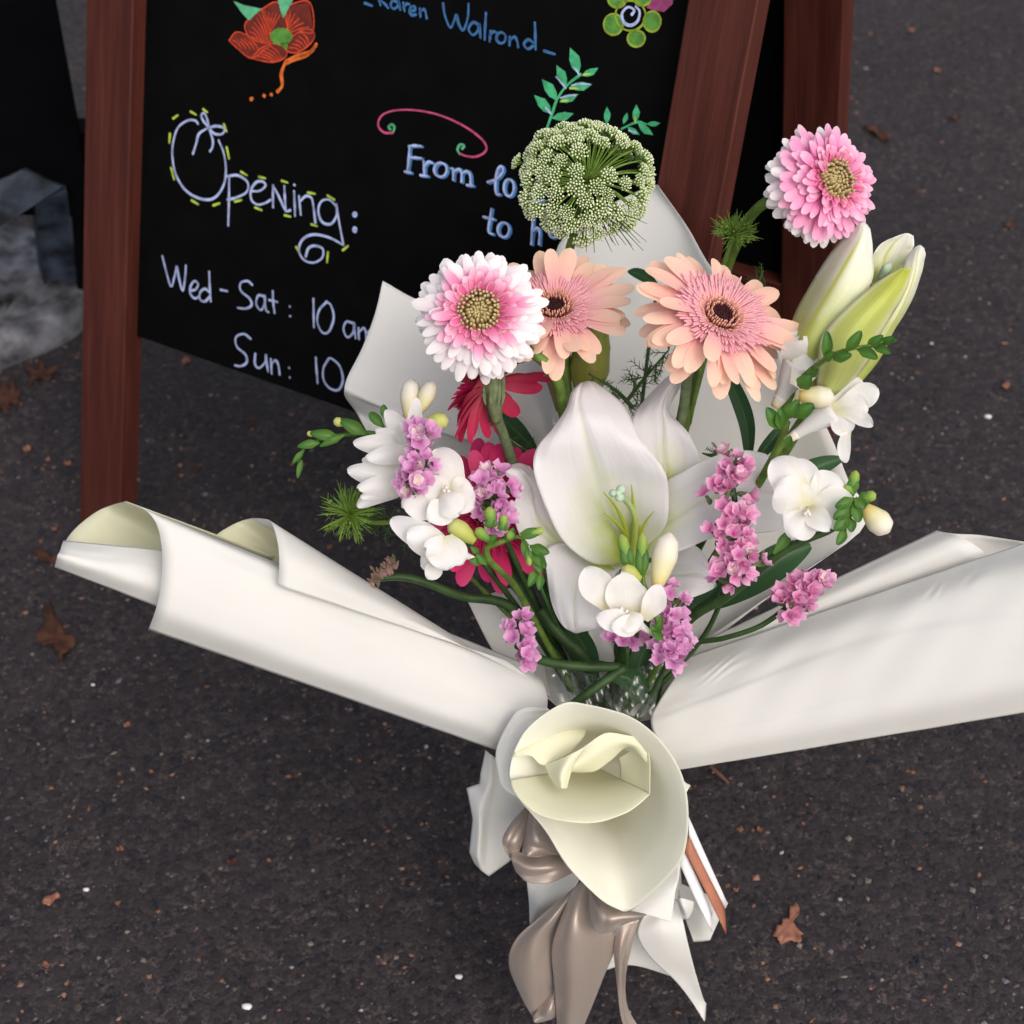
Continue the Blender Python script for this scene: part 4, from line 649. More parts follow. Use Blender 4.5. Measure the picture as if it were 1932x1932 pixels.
def double_gerbera(label, x, y, d, n, Rr, pal, mids, spin, inner=None):
    root = thing('double_gerbera', label, 'flower', None, 'pink double gerberas', frame(at('P', x, y, d), vec(*n), spin))
    A, B, C, D_ = pal; A2 = inner or A
    def var(L, W, a0, a1, mat, **k): return [ray_mesh('petal', L*Rr*s, W*Rr, a0+da, a1, mat, wav=rng.normal(0, .025), **k) for s, da in ((1, 0), (.97, .05), (1.02, -.04), (.99, .08), (.95, -.06))]
    ringof(root, var(.84, .096, -.30, -.5, A, r0=.1*Rr, cup=-.25, b0=.4, peak=.68, sharp=3), 42, -.20*Rr, 0, .05, .05, .045)
    ringof(root, var(.88, .096, -.05, -.5, A, r0=.1*Rr, cup=-.22, b0=.4, peak=.68, sharp=3), 46, -.12*Rr, .1, .05, .05, .045)
    ringof(root, var(.84, .093, .12, -.5, A2, r0=.1*Rr, cup=-.2, b0=.4, peak=.68, sharp=3), 46, -.05*Rr, .2, .05, .05, .045)
    ringof(root, var(.72, .080, .28, -.5, A2, r0=.1*Rr, cup=-.15, b0=.4, peak=.68), 42, 0, .05)
    ringof(root, var(.60, .074, .40, -.5, B, r0=.1*Rr, cup=.15, b0=.4, peak=.68), 38, .03*Rr, .15)
    ringof(root, var(.46, .07, .55, -.5, B, r0=.12*Rr, cup=.3, b0=.45, peak=.65), 30, .06*Rr, .0)
    ringof(root, var(.34, .06, .72, -.4, C, r0=.19*Rr, cup=.5, b0=.5, peak=.65), 26, .07*Rr, .1)
    ringof(root, var(.24, .048, .95, -.4, C, r0=.25*Rr, cup=.6, b0=.5, peak=.65), 20, .08*Rr, .2)
    dome(root, 'receptacle', .29*Rr, .15*Rr, D_, .05*Rr)
    quills(root, 'flower_centre', [(30, .30*Rr, .09*Rr, .17*Rr, .030*Rr, -.1), (25, .265*Rr, .13*Rr, .16*Rr, .032*Rr, -.2), (20, .21*Rr, .16*Rr, .13*Rr, .030*Rr, -.55), (15, .155*Rr, .18*Rr, .10*Rr, .027*Rr, -.85), (10, .095*Rr, .19*Rr, .07*Rr, .023*Rr, -1.0), (5, .04*Rr, .19*Rr, .03*Rr, .018*Rr, -.6)], QUILL)
    nn = vec(*n); s0 = at('P', x, y, d)-nn*.2*Rr; stem_to_tie(root, s0, [s0-nn*.6*Rr]+mids, .0036, STEM)
    return root
double_gerbera('white-edged pink double flower with beige centre, in front of the chalkboard', 905, 590, 1.0, (-.02, .06, 1), .0425, (DPALE, DPINK, DDEEP, QUILL), [at('P', 1035, 690, 1.03), at('P', 1062, 775, 1.06), at('P', 1085, 900, 1.09)], .3)
double_gerbera('all-pink double flower standing highest, right of the wooden frame', 1566, 343, 1.0, (.42, .05, .9), .0385, (DPALE, DPINK2, DDEEP, QUILL), [at('P', 1440, 385, 1.06), at('P', 1395, 450, 1.08), at('P', 1340, 620, 1.11)], 1.1, DPINK2)

def single_gerbera(label, x, y, d, n, Rr, mids, spin, rise=.12, droop=-.35, mats=(PEACH, PEACHPINK, PEACHRING, MAROON), name='gerbera', group='peach gerberas', counts=(28, 25), stemmat=STEM, skip=None, cal=1.0, stem0=None):
    root = thing(name, label, 'flower', None, group, frame(at('P', x, y, d), vec(*n), spin)); A, B, C, D_ = mats
    def var(L, W, a0, a1, mat, **k): return [ray_mesh('petal', L*Rr*s, W*Rr, a0+da, a1+db, mat, r0=.16*Rr, nu=9, wav=rng.normal(0, .05), **k) for s, da, db in ((1, 0, 0), (.93, .12, -.2), (1.03, -.08, .1), (.97, .05, -.45), (.88, .2, -.1), (1.0, -.12, -.3), (.95, .0, .2))]
    ringof(root, var(.86, .112, rise-.1, droop, A, cup=-.12, b0=.38, peak=.66, sharp=2.6), counts[0], -.02*Rr, 0, .07, .1, .05, skip=skip)
    ringof(root, var(.80, .106, rise+.08, droop, A, cup=.1, b0=.38, peak=.66, sharp=2.6), counts[1], .01*Rr, .15, .07, .12, .07, skip=skip)
    mb = []
    quills(root, 'inner_florets', [(90, .20*Rr, .035*Rr, .30*Rr, .019*Rr, 1.2), (100, .21*Rr, .03*Rr, .37*Rr, .02*Rr, 1.33), (70, .19*Rr, .045*Rr, .22*Rr, .018*Rr, 1.08)], B)
    dome(root, 'disc', .22*Rr, .07*Rr, D_, .01*Rr)
    quills(root, 'disc_florets', [(40, .215*Rr, .04*Rr, .10*Rr, .013*Rr, .6), (36, .18*Rr, .06*Rr, .08*Rr, .013*Rr, .2), (28, .145*Rr, .07*Rr, .07*Rr, .012*Rr, -.1)], C)
    quills(root, 'eye_florets', [(20, .10*Rr, .07*Rr, .03*Rr, .012*Rr, 0), (12, .06*Rr, .075*Rr, .03*Rr, .012*Rr, 0), (5, .02*Rr, .075*Rr, .03*Rr, .012*Rr, 0)], D_)
    nn = vec(*n); s0 = at('P', x, y, d)-nn*.02*Rr
    if stem0 is None: tube('calyx', [s0, s0-nn*.12*Rr, s0-nn*.32*Rr], [.24*Rr*cal, .22*Rr*cal, .08*Rr], STEM_GREY, root, 12, 8)
    stem_to_tie(root, s0-nn*.28*Rr if stem0 is None else stem0, mids, .0034 if stem0 is None else [.0058, .0036, .0034, .0034], stemmat); return root
single_gerbera('fully visible peach gerbera with maroon eye beside the half-open lily bud', 1357, 600, 1.0, (.30, .52, .80), .0535, [at('P', 1300, 700, 1.045), at('P', 1285, 790, 1.08), at('P', 1230, 1000, 1.12)], .2, stemmat=STEM_GREY)
single_gerbera('peach gerbera partly hidden behind the white-edged pink flower', 1046, 585, 1.05, (-.02, .62, .78), .051, [at('P', 1060, 700, 1.09), at('P', 1085, 900, 1.12)], .5, rise=.3, droop=-.3)
HM = (HOT, HOT, HOT2, MAROON)
single_gerbera('crimson gerbera behind white freesias and mauve statice', 920, 966, 1.095, (-.05, .15, 1), .054, [at('P', 980, 1080, 1.13), at('P', 1080, 1280, 1.14)], .1, mats=HM, group='crimson gerberas', counts=(19, 17), stemmat=STEM_DARK)
hp = single_gerbera('drooping crimson gerbera with grey-green neck under the white-edged pink flower', 922, 728, 1.055, (-.62, .62, -.28), .043, [at('P', 936, 785, 1.075), at('P', 958, 845, 1.09), at('P', 1040, 1100, 1.13)], .4, rise=.0, droop=-.5, mats=(HOT2, HOT, HOT2, MAROON), group='crimson gerberas', counts=(17, 16), stemmat=STEM_GREY, stem0=at('P', 931, 735, 1.064))
tube('calyx', [at('P', 929, 700, 1.056), at('P', 930, 730, 1.058), at('P', 933, 765, 1.064), at('P', 937, 795, 1.072)], [spx('P', 13), spx('P', 18), spx('P', 15), spx('P', 9)], STEM_GREY, hp, 14, 16)
mb = MB()
for k in range(40):
    a = k*.9; p = at('P', 931+16*math.cos(a), 728+12*(k % 4), 1.057-.004*math.sin(a)); V, F, U = blade_data(p, p+UP*.008+RT*.0022*math.cos(a)-FWD*.001, .0008, peak=.4, sharp=1.2, nu=5, nv=3); mb.add(V, F, U)
mb.obj('calyx_scales', STEM_GREY, hp, kind='stuff')

# ---- lilies
lily = thing('lily', 'large open white lily with green stamens at the bouquet centre', 'flower', at('L', 930, 1650, 1.08))
def tepal(fr, rows, mat=LILY, parent=lily, nu=40, nv=33):
    o = patch('tepal', fr, rows, mat, parent, nu=nu, nv=nv, thick=.0004); me = o.data; V = np.zeros(nu*nv*3); me.vertices.foreach_get('co', V); V = V.reshape(-1, 3); U = griduv(nu, nv); u, v = U[:, 0], U[:, 1]*2-1
    dz = .0011*np.exp(-(v/.06)**2)*np.sin(math.pi*np.clip(u, 0, 1))-.0007*np.exp(-((np.abs(v)-.13)/.08)**2)*np.sin(math.pi*u)+(.0009*np.sin(u*23+v*2+len(rows))+.0006*np.sin(u*41+v))*np.abs(v)**4*np.sin(math.pi*u)+.0004*np.sin(v*14+u*3)*u
    V = V+np.outer(dz, FWD); me.vertices.foreach_set('co', V.ravel()); me.update(); return o
tepal('L', [(same((1000, 1400)), 1.075), ([(1010, 1250), (1080, 1240), (1150, 1220), (1240, 1220), (1330, 1200)], 1.07, -.004), ([(1000, 1000), (1120, 1000), (1220, 960), (1350, 950), (1530, 960)], 1.062, -.006), ([(955, 640), (1080, 680), (1195, 720), (1350, 700), (1512, 790)], 1.058, -.006), ([(938, 455), (1060, 500), (1195, 520), (1300, 545), (1420, 580)], 1.056, -.003), ([(1000, 335), (1090, 350), (1190, 370), (1230, 380), (1252, 395)], [1.066, 1.058, 1.056, 1.06, 1.07]), ([(1115, 205), (1180, 215), (1225, 230), (1250, 265), (1268, 310)], [1.07, 1.062, 1.06, 1.064, 1.074]), ([(1250, 75), (1285, 95), (1310, 120), (1325, 150), (1335, 190)], [1.072, 1.066, 1.065, 1.068, 1.075]), ([(1350, 50), (1358, 52), (1366, 54), (1374, 58), (1384, 62)], 1.074)])
tepal('P', [(same((1190, 1060)), 1.085), ([(1235, 1050), (1235, 1030), (1230, 1000), (1235, 960), (1245, 925)], 1.066, -.006), ([(1290, 1037), (1290, 1000), (1285, 970), (1285, 930), (1290, 890)], 1.05, -.006), ([(1345, 1015), (1345, 980), (1345, 940), (1345, 900), (1345, 862)], 1.043, -.003), ([(1410, 1008), (1410, 975), (1410, 930), (1408, 890), (1400, 850)], 1.044, .003), ([(1455, 1003), (1460, 970), (1462, 930), (1455, 890), (1440, 855)], 1.052, .004), ([(1472, 998), (1476, 975), (1476, 940), (1468, 905), (1455, 866)], 1.062)])
tepal('P', [(same((1160, 1075)), 1.08), ([(1040, 1062), (1065, 1050), (1090, 1040), (1110, 1030), (1130, 1020)], 1.074), ([(988, 1022), (1010, 1010), (1030, 1000), (1060, 990), (1080, 980)], 1.066), ([(968, 965), (990, 962), (1010, 960), (1030, 955), (1050, 950)], [1.05, 1.058, 1.062, 1.062, 1.06]), ([(977, 926), (990, 922), (1003, 922), (1018, 925), (1030, 920)], [1.046, 1.056, 1.062, 1.062, 1.06]), ([(957, 899), (968, 892), (985, 890), (1000, 895), (1014, 900)], [1.05, 1.05, 1.055, 1.062, 1.066]), ([(929, 879), (945, 875), (962, 877), (980, 874), (1000, 880)], [1.05, 1.054, 1.06, 1.066, 1.07])])
tepal('P', [(same((1190, 1070)), 1.09), ([(1225, 1112), (1230, 1098), (1235, 1085), (1240, 1070), (1250, 1055)], 1.08, -.006), ([(1270, 1127), (1275, 1105), (1280, 1085), (1290, 1060), (1302, 1028)], 1.064, -.008), ([(1306, 1127), (1312, 1105), (1316, 1085), (1322, 1062), (1330, 1047)], 1.056, -.003), ([(1338, 1115), (1340, 1106), (1342, 1098), (1341, 1088), (1337, 1068)], 1.058), ([(1350, 1107), (1351, 1106), (1351, 1104), (1351, 1102), (1350, 1099)], 1.064)])
tepal('M', [(same((1080, 900)), 1.09), ([(700, 800), (780, 850), (850, 900), (900, 930), (960, 960)], 1.085), ([(430, 655), (560, 800), (680, 950), (800, 1050), (900, 1150)], 1.072), ([(228, 735), (400, 900), (560, 1080), (740, 1250), (900, 1330)], 1.055, .004), ([(240, 1000), (360, 1120), (520, 1260), (700, 1400), (880, 1480)], 1.046, .006), ([(288, 1290), (390, 1370), (520, 1450), (680, 1520), (830, 1558)], 1.046, .006), ([(390, 1500), (450, 1535), (530, 1560), (620, 1565), (710, 1562)], 1.052), ([(500, 1578), (520, 1586), (540, 1590), (565, 1586), (600, 1572)], 1.058)])
tepal('L', [([(850, 1690), (870, 1690), (900, 1690), (930, 1690), (960, 1690)], 1.08), ([(600, 1692), (720, 1610), (850, 1500), (1000, 1520), (1130, 1490)], [1.0610, 1.0660, 1.0720, 1.0710, 1.0650]), ([(345, 1505), (500, 1410), (720, 1250), (950, 1250), (1225, 1345)], [1.0510, 1.0570, 1.0620, 1.0600, 1.0530]), ([(190, 1210), (380, 1120), (650, 1020), (930, 1000), (1247, 1090)], [1.0410, 1.0470, 1.0500, 1.0480, 1.0420]), ([(85, 900), (300, 860), (590, 800), (900, 830), (1205, 890)], [1.0340, 1.0360, 1.0380, 1.0365, 1.0340]), ([(110, 700), (290, 690), (540, 620), (800, 650), (1055, 695)], [1.0330, 1.0290, 1.0300, 1.0290, 1.0310]), ([(240, 540), (360, 500), (500, 450), (700, 470), (955, 525)], [1.0340, 1.0280, 1.0280, 1.0280, 1.0320]), ([(360, 365), (420, 340), (470, 310), (620, 330), (850, 325)], [1.0370, 1.0320, 1.0340, 1.0330, 1.0390]), ([(408, 220), (450, 200), (490, 190), (570, 180), (700, 195)], [1.0430, 1.0390, 1.0420, 1.0410, 1.0460]), ([(470, 150), (490, 138), (520, 130), (550, 122), (600, 128)], [1.0510, 1.0490, 1.0520, 1.0500, 1.0520])], nu=44, nv=30)
tube('pistil', [at('L', 935, 1710, 1.072), at('L', 950, 1500, 1.055), at('L', 957, 1320, 1.04), at('L', 915, 1200, 1.03), at('L', 830, 1100, 1.02)], [spx('L', 30), spx('L', 30), spx('L', 22), spx('L', 24), spx('L', 30)], PISTIL, lily, 10, 26)
mb = MB()
for x, y, r in ((762, 1085, 38), (828, 1052, 42), (818, 1122, 44), (805, 1085, 36)):
    V, F, U = tube_data([at('L', x, y, 1.012), at('L', x+4, y+2, 1.0145), at('L', x+10, y+4, 1.02)], [spx('L', r*.5), spx('L', r), spx('L', r*.6)], 10, 8); mb.add(V, F, U)
mb.obj('stigma', STIGMA, lily)
for pts in ([(925, 1660), (890, 1450), (840, 1300), (780, 1190), (685, 1078)], [(915, 1650), (890, 1480), (830, 1380), (760, 1310), (682, 1258)], [(945, 1600), (945, 1400), (945, 1250), (935, 1120), (923, 1008)], [(945, 1640), (965, 1560), (1000, 1450), (1050, 1330), (1124, 1240)], [(945, 1640), (970, 1520), (990, 1440), (1000, 1360)]):
    tube('filament', [at('L', *p, 1.074-.009*i) for i, p in enumerate(pts)], [spx('L', 16), spx('L', 20), spx('L', 17), spx('L', 12), spx('L', 3)], FIL, lily, 7, 20)
stem_to_tie(lily, at('P', 1180, 1075, 1.09), [at('P', 1175, 1180, 1.125)], .004, STEM_DARK)

lb = thing('lily_bud', 'half-open white and yellow-green lily bud below the highest pink flower', 'flower bud', at('P', 1545, 755, 1.02))
LBR = dict(parent=lb, nu=30, nv=14)
tepal('C', [([(1130, 1560), (1170, 1550), (1240, 1540)], 1.025), ([(1150, 1420), (1200, 1420), (1300, 1400)], 1.024), ([(1146, 1335), (1210, 1340), (1345, 1320)], [1.02, 1.026, 1.02]), ([(1195, 1258), (1260, 1255), (1364, 1260)], [1.018, 1.024, 1.02]), ([(1290, 1213), (1330, 1204), (1360, 1216)], 1.02)], LILYB, **LBR)
tepal('C', [([(950, 2030), (1010, 2040), (1050, 2020)], 1.01), ([(1100, 1900), (1150, 1880), (1190, 1850)], [1.0, 1.004, 1.01]), ([(1180, 1750), (1220, 1730), (1264, 1700)], [.995, 1.0, 1.008]), ([(1250, 1600), (1300, 1590), (1345, 1570)], [.996, .998, 1.008]), ([(1290, 1450), (1360, 1440), (1402, 1410)], [1.0, .998, 1.008]), ([(1325, 1330), (1385, 1310), (1422, 1320)], [1.008, 1.002, 1.01]), ([(1372, 1275), (1395, 1265), (1415, 1280)], 1.008)], LILYB, **LBR)
tepal('C', [([(830, 2030), (860, 2035), (920, 2030)], 1.02), ([(715, 1790), (800, 1800), (930, 1810)], [1.02, .992, .99]), ([(742, 1640), (850, 1645), (985, 1650)], [1.022, .992, .988]), ([(830, 1470), (945, 1480), (1095, 1540)], [1.022, .992, .99]), ([(930, 1312), (1030, 1330), (1152, 1430)], [1.02, .996, .998]), ([(1030, 1198), (1085, 1225), (1150, 1285)], [1.016, 1.002, 1.006]), ([(1085, 1148), (1105, 1142), (1138, 1180)], 1.01)], LILYB, **LBR)
tepal('C', [([(860, 2035), (920, 2045), (1000, 2030)], [1.0, .995, 1.01]), ([(870, 1850), (1000, 1880), (1140, 1850)], [.984, .976, .995]), ([(895, 1725), (1050, 1730), (1195, 1720)], [.982, .974, .99]), ([(1010, 1595), (1150, 1600), (1275, 1590)], [.982, .976, .99]), ([(1155, 1470), (1240, 1500), (1330, 1480)], [.988, .982, .992]), ([(1275, 1396), (1310, 1405), (1350, 1412)], [.992, .99, .994]), ([(1335, 1376), (1346, 1376), (1356, 1386)], .994)], LILYG, **LBR)
tube('anther', [at('C', 1180, 1440, 1.018), at('C', 1220, 1390, 1.014), at('C', 1240, 1360, 1.014)], [.001, .0035, .0015], STIGMA, lb, 8, 10)
stem_to_tie(lb, at('P', 1545, 750, 1.01), [at('P', 1480, 850, 1.06), at('P', 1350, 1080, 1.11)], .004, STEM)
for lbl, pts, r, mt in (('closed yellow-green lily bud behind the open lily', [(1600, 900), (1520, 1150), (1490, 1350), (1470, 1650)], (30, 140, 160, 60), LILYBUD), ('closed brownish green lily bud left of the yellow-green one', [(1200, 850), (1230, 1100), (1260, 1350), (1290, 1650)], (30, 110, 120, 50), LILYBUD2)):
    b = thing('lily_bud', lbl, 'flower bud', at('I', *pts[-1], 1.12)); P = [at('I', *p, 1.125+(.012 if 'brown' in lbl else 0)) for p in pts]
    V, F, U = tube_data(P, [spx('I', q) for q in r], 36, 30); C_ = cat(P, 30); k = np.repeat(C_, 36, 0); g_ = 1+.06*np.cos(np.tile(np.arange(36), 30)*2*math.pi*3/36); V = k+(V-k)*g_[:, None]
    obj('bud_body', V, F, mt, b, U); stem_to_tie(b, P[-1], [at('P', 1110, 900, 1.14)], .0035, STEM)

# ---- freesias
def bud(parent, fr, b, t, r, mat, d, dt=None, calyx=0, name='bud'):
    dt = d if dt is None else dt; B, T = at(fr, *b, d), at(fr, *t, dt); rr = spx(fr, r)
    V, F, U = tube_data([B, B*.75+T*.25, B*.45+T*.55, B*.15+T*.85, T], [rr*.42, rr*.72, rr, rr*.8, rr*.15], 12, 16); o = obj(name, V, F, mat, parent, U)
    if calyx:
        for s in (-1, 1):
            A = nrm(T-B); L = np.linalg.norm(T-B)*calyx; W_ = nrm(np.cross(A, FWD)); V, F, U = blade_data(B-A*L*.15-FWD*rr*.25+W_*s*rr*.25, B+A*L+W_*s*rr*.6-FWD*rr*.7, rr*.75, bow=.12, cup=-.4, peak=.45, sharp=1.5, b0=.5); obj('calyx', V, F, CALYX, o, U)
    return o
def petals(parent, fr, base, tips, mat=WHITE, name='blossom', tube_to=None, tube_r=12, tmat=CREAM, d=1.0, stam=None):
    """tips: (x, y, depth offset, half width, kwargs)"""
    B = at(fr, base[0], base[1], d+(base[2] if len(base) > 2 else 0))
    if tube_to is not None:
        T0 = at(fr, tube_to[0], tube_to[1], d+tube_to[2]); V, F, U = tube_data([T0, T0*.6+B*.4, B], [spx(fr, tube_r*.35), spx(fr, tube_r*.7), spx(fr, tube_r*1.6)], 12, 14); o = obj(name, V, F, mat, parent, U)
        V, F, U = tube_data([T0, T0*.75+B*.25], [spx(fr, tube_r*.38), spx(fr, tube_r*.6)], 10, 5); obj('tube_base', V*1, F, tmat, o, U)
    else:
        V, F, U = tube_data([B+FWD*.008, B+FWD*.003, B+FWD*.001], [spx(fr, tube_r*.5), spx(fr, tube_r), spx(fr, tube_r*1.2)], 12, 8); o = obj(name, V, F, mat, parent, U)
    for t in tips:
        kw = dict(bow=.1, cup=.25, b0=.45, peak=.55, nu=16, nv=9, sharp=1.65, ruf=.16, fold=-.15); kw.update(t[4] if len(t) > 4 else {}); bb = kw.pop('from_', None)
        b = at(fr, bb[0], bb[1], d+bb[2]) if bb else B
        V, F, U = blade_data(b, at(fr, t[0], t[1], d+t[2]), spx(fr, t[3]), **kw); obj('petal', V, F, mat, o, U)
    if stam:
        for s in stam: V, F, U = tube_data([B, at(fr, s[0], s[1], d-.008)], [.0007, .0012], 6, 5); obj('stamen', V, F, CREAM, o, U)
    return o
FG = 'white freesia sprays'
fa = thing('freesia', 'white freesia spray at the far left with a bud tip reaching over the asphalt', 'flower', at('O', 660, 900, 1.03), FG)
petals(fa, 'O', (660, 790, .012), [(138, 752, .0, 105, dict(bow=.16, cup=-.35, b0=.75, peak=.42, sharp=1.25)), (330, 640, .006, 80, dict(bow=.1, b0=.7, peak=.42, sharp=1.3)), (250, 885, -.012, 95, dict(bow=.12, cup=-.35, b0=.75, peak=.42, sharp=1.3, side=-.03)), (420, 465, .012, 95, dict(bow=.08, b0=.6, peak=.45, sharp=1.3)), (545, 590, -.008, 85, dict(bow=.14, cup=-.3, b0=.7, peak=.5, sharp=1.5)), (690, 360, -.004, 62, dict(bow=.08, from_=(655, 740, 0), b0=.6, sharp=1.4))], tube_to=(740, 900, .02), tube_r=60, d=1.02)
petals(fa, 'O', (680, 1080, .012), [(86, 985, .0, 125, dict(bow=.14, cup=-.35, b0=.75, peak=.42, sharp=1.25)), (215, 890, .008, 90, dict(bow=.08, b0=.7, peak=.42, sharp=1.3)), (176, 1142, -.010, 105, dict(bow=.12, cup=-.35, b0=.75, peak=.42, sharp=1.25)), (172, 1302, .002, 105, dict(bow=.1, cup=-.35, side=.07, b0=.75, peak=.42, sharp=1.25)), (200, 1225, -.004, 80, dict(bow=.1, cup=-.3, b0=.7, peak=.42, sharp=1.25))], tube_to=(780, 1060, .02), tube_r=70, d=1.02)
bud(fa, 'O', (620, 555), (640, 195), 92, CREAM, 1.045); bud(fa, 'O', (700, 500), (830, 215), 75, CREAM, 1.04); bud(fa, 'O', (745, 580), (962, 555), 78, BUDY, 1.03)
for b, t, w in (((420, 560), (400, 420), 34), ((410, 620), (280, 490), 46)): blade('bract', at('O', *b, 1.04), at('O', *t, 1.04), spx('O', w), CALYX, fa, bow=.1, cup=.5, peak=.5)
tube('stem', [at('O', 620, 720, 1.045), at('O', 300, 668, 1.05), at('E', 420, 402, 1.05), at('E', 250, 420, 1.05), at('E', 130, 470, 1.05), at('E', 95, 540, 1.05), at('E', 85, 620, 1.05)], [.0017, .0016, .0015, .0013, .0011, .0009, .0005], CALYX, fa, 8, 40)
for b, t, w in (((440, 405), (305, 330), 36), ((300, 420), (150, 400), 30), ((200, 450), (85, 470), 24), ((120, 490), (60, 560), 16), ((110, 540), (88, 635), 16), ((330, 410), (200, 470), 20)): blade('bract', at('E', *b, 1.046), at('E', *t, 1.044), spx('E', w), CALYX, fa, bow=.12, cup=.5, peak=.4, sharp=1.4)
bud(fa, 'E', (335, 355), (272, 335), 26, BUDY, 1.046); bud(fa, 'E', (180, 410), (135, 400), 16, BUDY, 1.046)
stem_to_tie(fa, at('O', 740, 900, 1.045), [at('O', 1000, 1400, 1.09), at('P', 1000, 1150, 1.11)], .0018, STEM_DARK)

fb = thing('freesia', 'white freesia spray with two blossoms and green buds left of the open lily', 'flower', at('O', 1390, 1610, 1.02), FG)
petals(fb, 'O', (960, 1180, .006), [(850, 800, .006, 150, dict(bow=.12, cup=.2, b0=.6, from_=(1040, 1150, .006))), (1185, 1300, .0, 130, dict(bow=.1, cup=.2, b0=.5)), (565, 1310, -.006, 165, dict(bow=.1, cup=.1, b0=.5, peak=.55)), (715, 1090, -.004, 110, dict(bow=.16, cup=.3, b0=.5)), (1170, 1130, .002, 110, dict(bow=.12)), (800, 1440, -.012, 120, dict(bow=.12, from_=(980, 1260, -.002))), (1050, 1370, -.016, 120, dict(bow=.16, cup=-.2, from_=(900, 1180, -.004)))], tube_to=(1010, 1400, .02), tube_r=50, d=1.0, stam=[(920, 1160), (940, 1130), (960, 1165)])
petals(fb, 'O', (1010, 1690, .008), [(458, 1410, .004, 120, dict(bow=.12, cup=.3, peak=.5)), (600, 1530, -.008, 130, dict(bow=.1, cup=-.3, peak=.55)), (720, 1720, .008, 110, dict(bow=.08, peak=.5)), (960, 1845, -.008, 140, dict(bow=.12, b0=.7, from_=(900, 1560, -.004))), (760, 1650, -.014, 120, dict(bow=.14, cup=-.3)), (1090, 1790, -.006, 110, dict(bow=.1, b0=.7, from_=(930, 1580, -.002))), (720, 1800, .006, 80, dict(from_=(880, 1750, .004))), (790, 1930, .0, 75, dict(from_=(880, 1760, .004)))], tube_to=(1195, 1750, .006), tube_r=42, d=.995)
bud(fb, 'O', (1190, 1600), (960, 1430), 84, BUDY, 1.0); bud(fb, 'O', (1310, 1590), (1195, 1490), 50, BUDG, .998); bud(fb, 'O', (1330, 1470), (1310, 1300), 50, BUDG, .998, calyx=.3); bud(fb, 'O', (1430, 1500), (1435, 1365), 40, BUDG, 1.0, calyx=.35); bud(fb, 'O', (1530, 1550), (1455, 1545), 44, BUDG, .998); bud(fb, 'O', (1600, 1545), (1782, 1500), 40, BUDG, 1.0, calyx=.7)
bud(fb, 'O', (1640, 1680), (1660, 1810), 30, BUDG, 1.0, calyx=.6)
for b, t, w in (((1600, 1580), (1640, 1760), 34), ((1660, 1640), (1830, 1700), 48), ((1680, 1680), (1800, 1830), 50), ((1700, 1700), (1760, 1880), 44), ((1480, 1600), (1520, 1480), 40), ((1300, 1620), (1380, 1540), 34), ((1220, 1700), (1150, 1640), 30), ((1250, 1780), (1140, 1760), 36), ((1290, 1800), (1200, 1700), 34), ((1720, 1840), (1650, 1990), 40), ((1760, 1880), (1740, 2020), 36)): blade('bract', at('O', *b, 1.003), at('O', *t, 1.0), spx('O', w), CALYX, fb, bow=.12, cup=.5, peak=.45, sharp=1.5)
tube('stem', [at('O', 1650, 1640, 1.004), at('O', 1560, 1560, 1.004), at('O', 1390, 1612, 1.006), at('O', 1290, 1660, 1.01), at('O', 1310, 1760, 1.015), at('O', 1420, 1870, 1.03), at('E', 1240, 1240, 1.07), at('P', 1080, 1300, 1.12), TIE], [.001, .0012, .0018, .002, .0022, .0022, .0022, .0022, .002], STEM, fb, 8, 60)
tube('stem', [at('O', 1700, 1680, 1.003), at('O', 1720, 1820, 1.01), at('O', 1740, 1960, 1.03), at('P', 1060, 1200, 1.1)], [.001, .001, .001, .001], CALYX, fb, 7, 20)

fc = thing('freesia', 'white freesia blossom with green buds in front of the open lily', 'flower', at('M', 1430, 1600, 1.0), FG)
petals(fc, 'M', (1080, 1420, .006), [(620, 920, .0, 170, dict(bow=.1, cup=.3, b0=.5, peak=.6, from_=(900, 1330, .004))), (1000, 965, -.004, 200, dict(bow=.1, cup=.2, b0=.6, peak=.55)), (1210, 1090, .004, 150, dict(bow=.08)), (1400, 1085, -.004, 120, dict(bow=.1, cup=.3, side=.06, from_=(1230, 1450, 0))), (745, 1430, -.008, 120, dict(bow=.14, cup=.3, b0=.6, from_=(1120, 1480, -.002))), (900, 1545, -.012, 110, dict(bow=.12, b0=.6, from_=(1200, 1480, -.004))), (1180, 1565, -.012, 120, dict(bow=.14, b0=.6, from_=(1060, 1400, -.008)))], tube_to=(1310, 1590, .008), tube_r=55, d=1.005, stam=[(1000, 1330), (1060, 1360), (1100, 1390)])
bud(fc, 'M', (1375, 1110), (1510, 555), 135, CREAM, 1.012); bud(fc, 'M', (1080, 890), (1005, 570), 62, BUDG, 1.015, calyx=.55); bud(fc, 'M', (1210, 960), (1225, 555), 62, BUDG, 1.015, calyx=.6); bud(fc, 'M', (1205, 1040), (1010, 910), 80, BUDY, 1.01)
tube('stem', [at('M', 1225, 900, 1.018), at('M', 1240, 1080, 1.014), at('M', 1330, 1330, 1.02), at('M', 1420, 1620, 1.03), at('P', 1240, 1260, 1.08), TIE], [.0012, .0013, .0017, .002, .002, .002], STEM, fc, 8, 40)
for b, t, w in (((1400, 1640), (1310, 1500), 50), ((1430, 1650), (1320, 1570), 46), ((1380, 1600), (1420, 1400), 36)): blade('bract', at('M', *b, 1.012), at('M', *t, 1.006), spx('M', w), CALYX, fc, bow=.12, cup=.5, peak=.45, sharp=1.5)

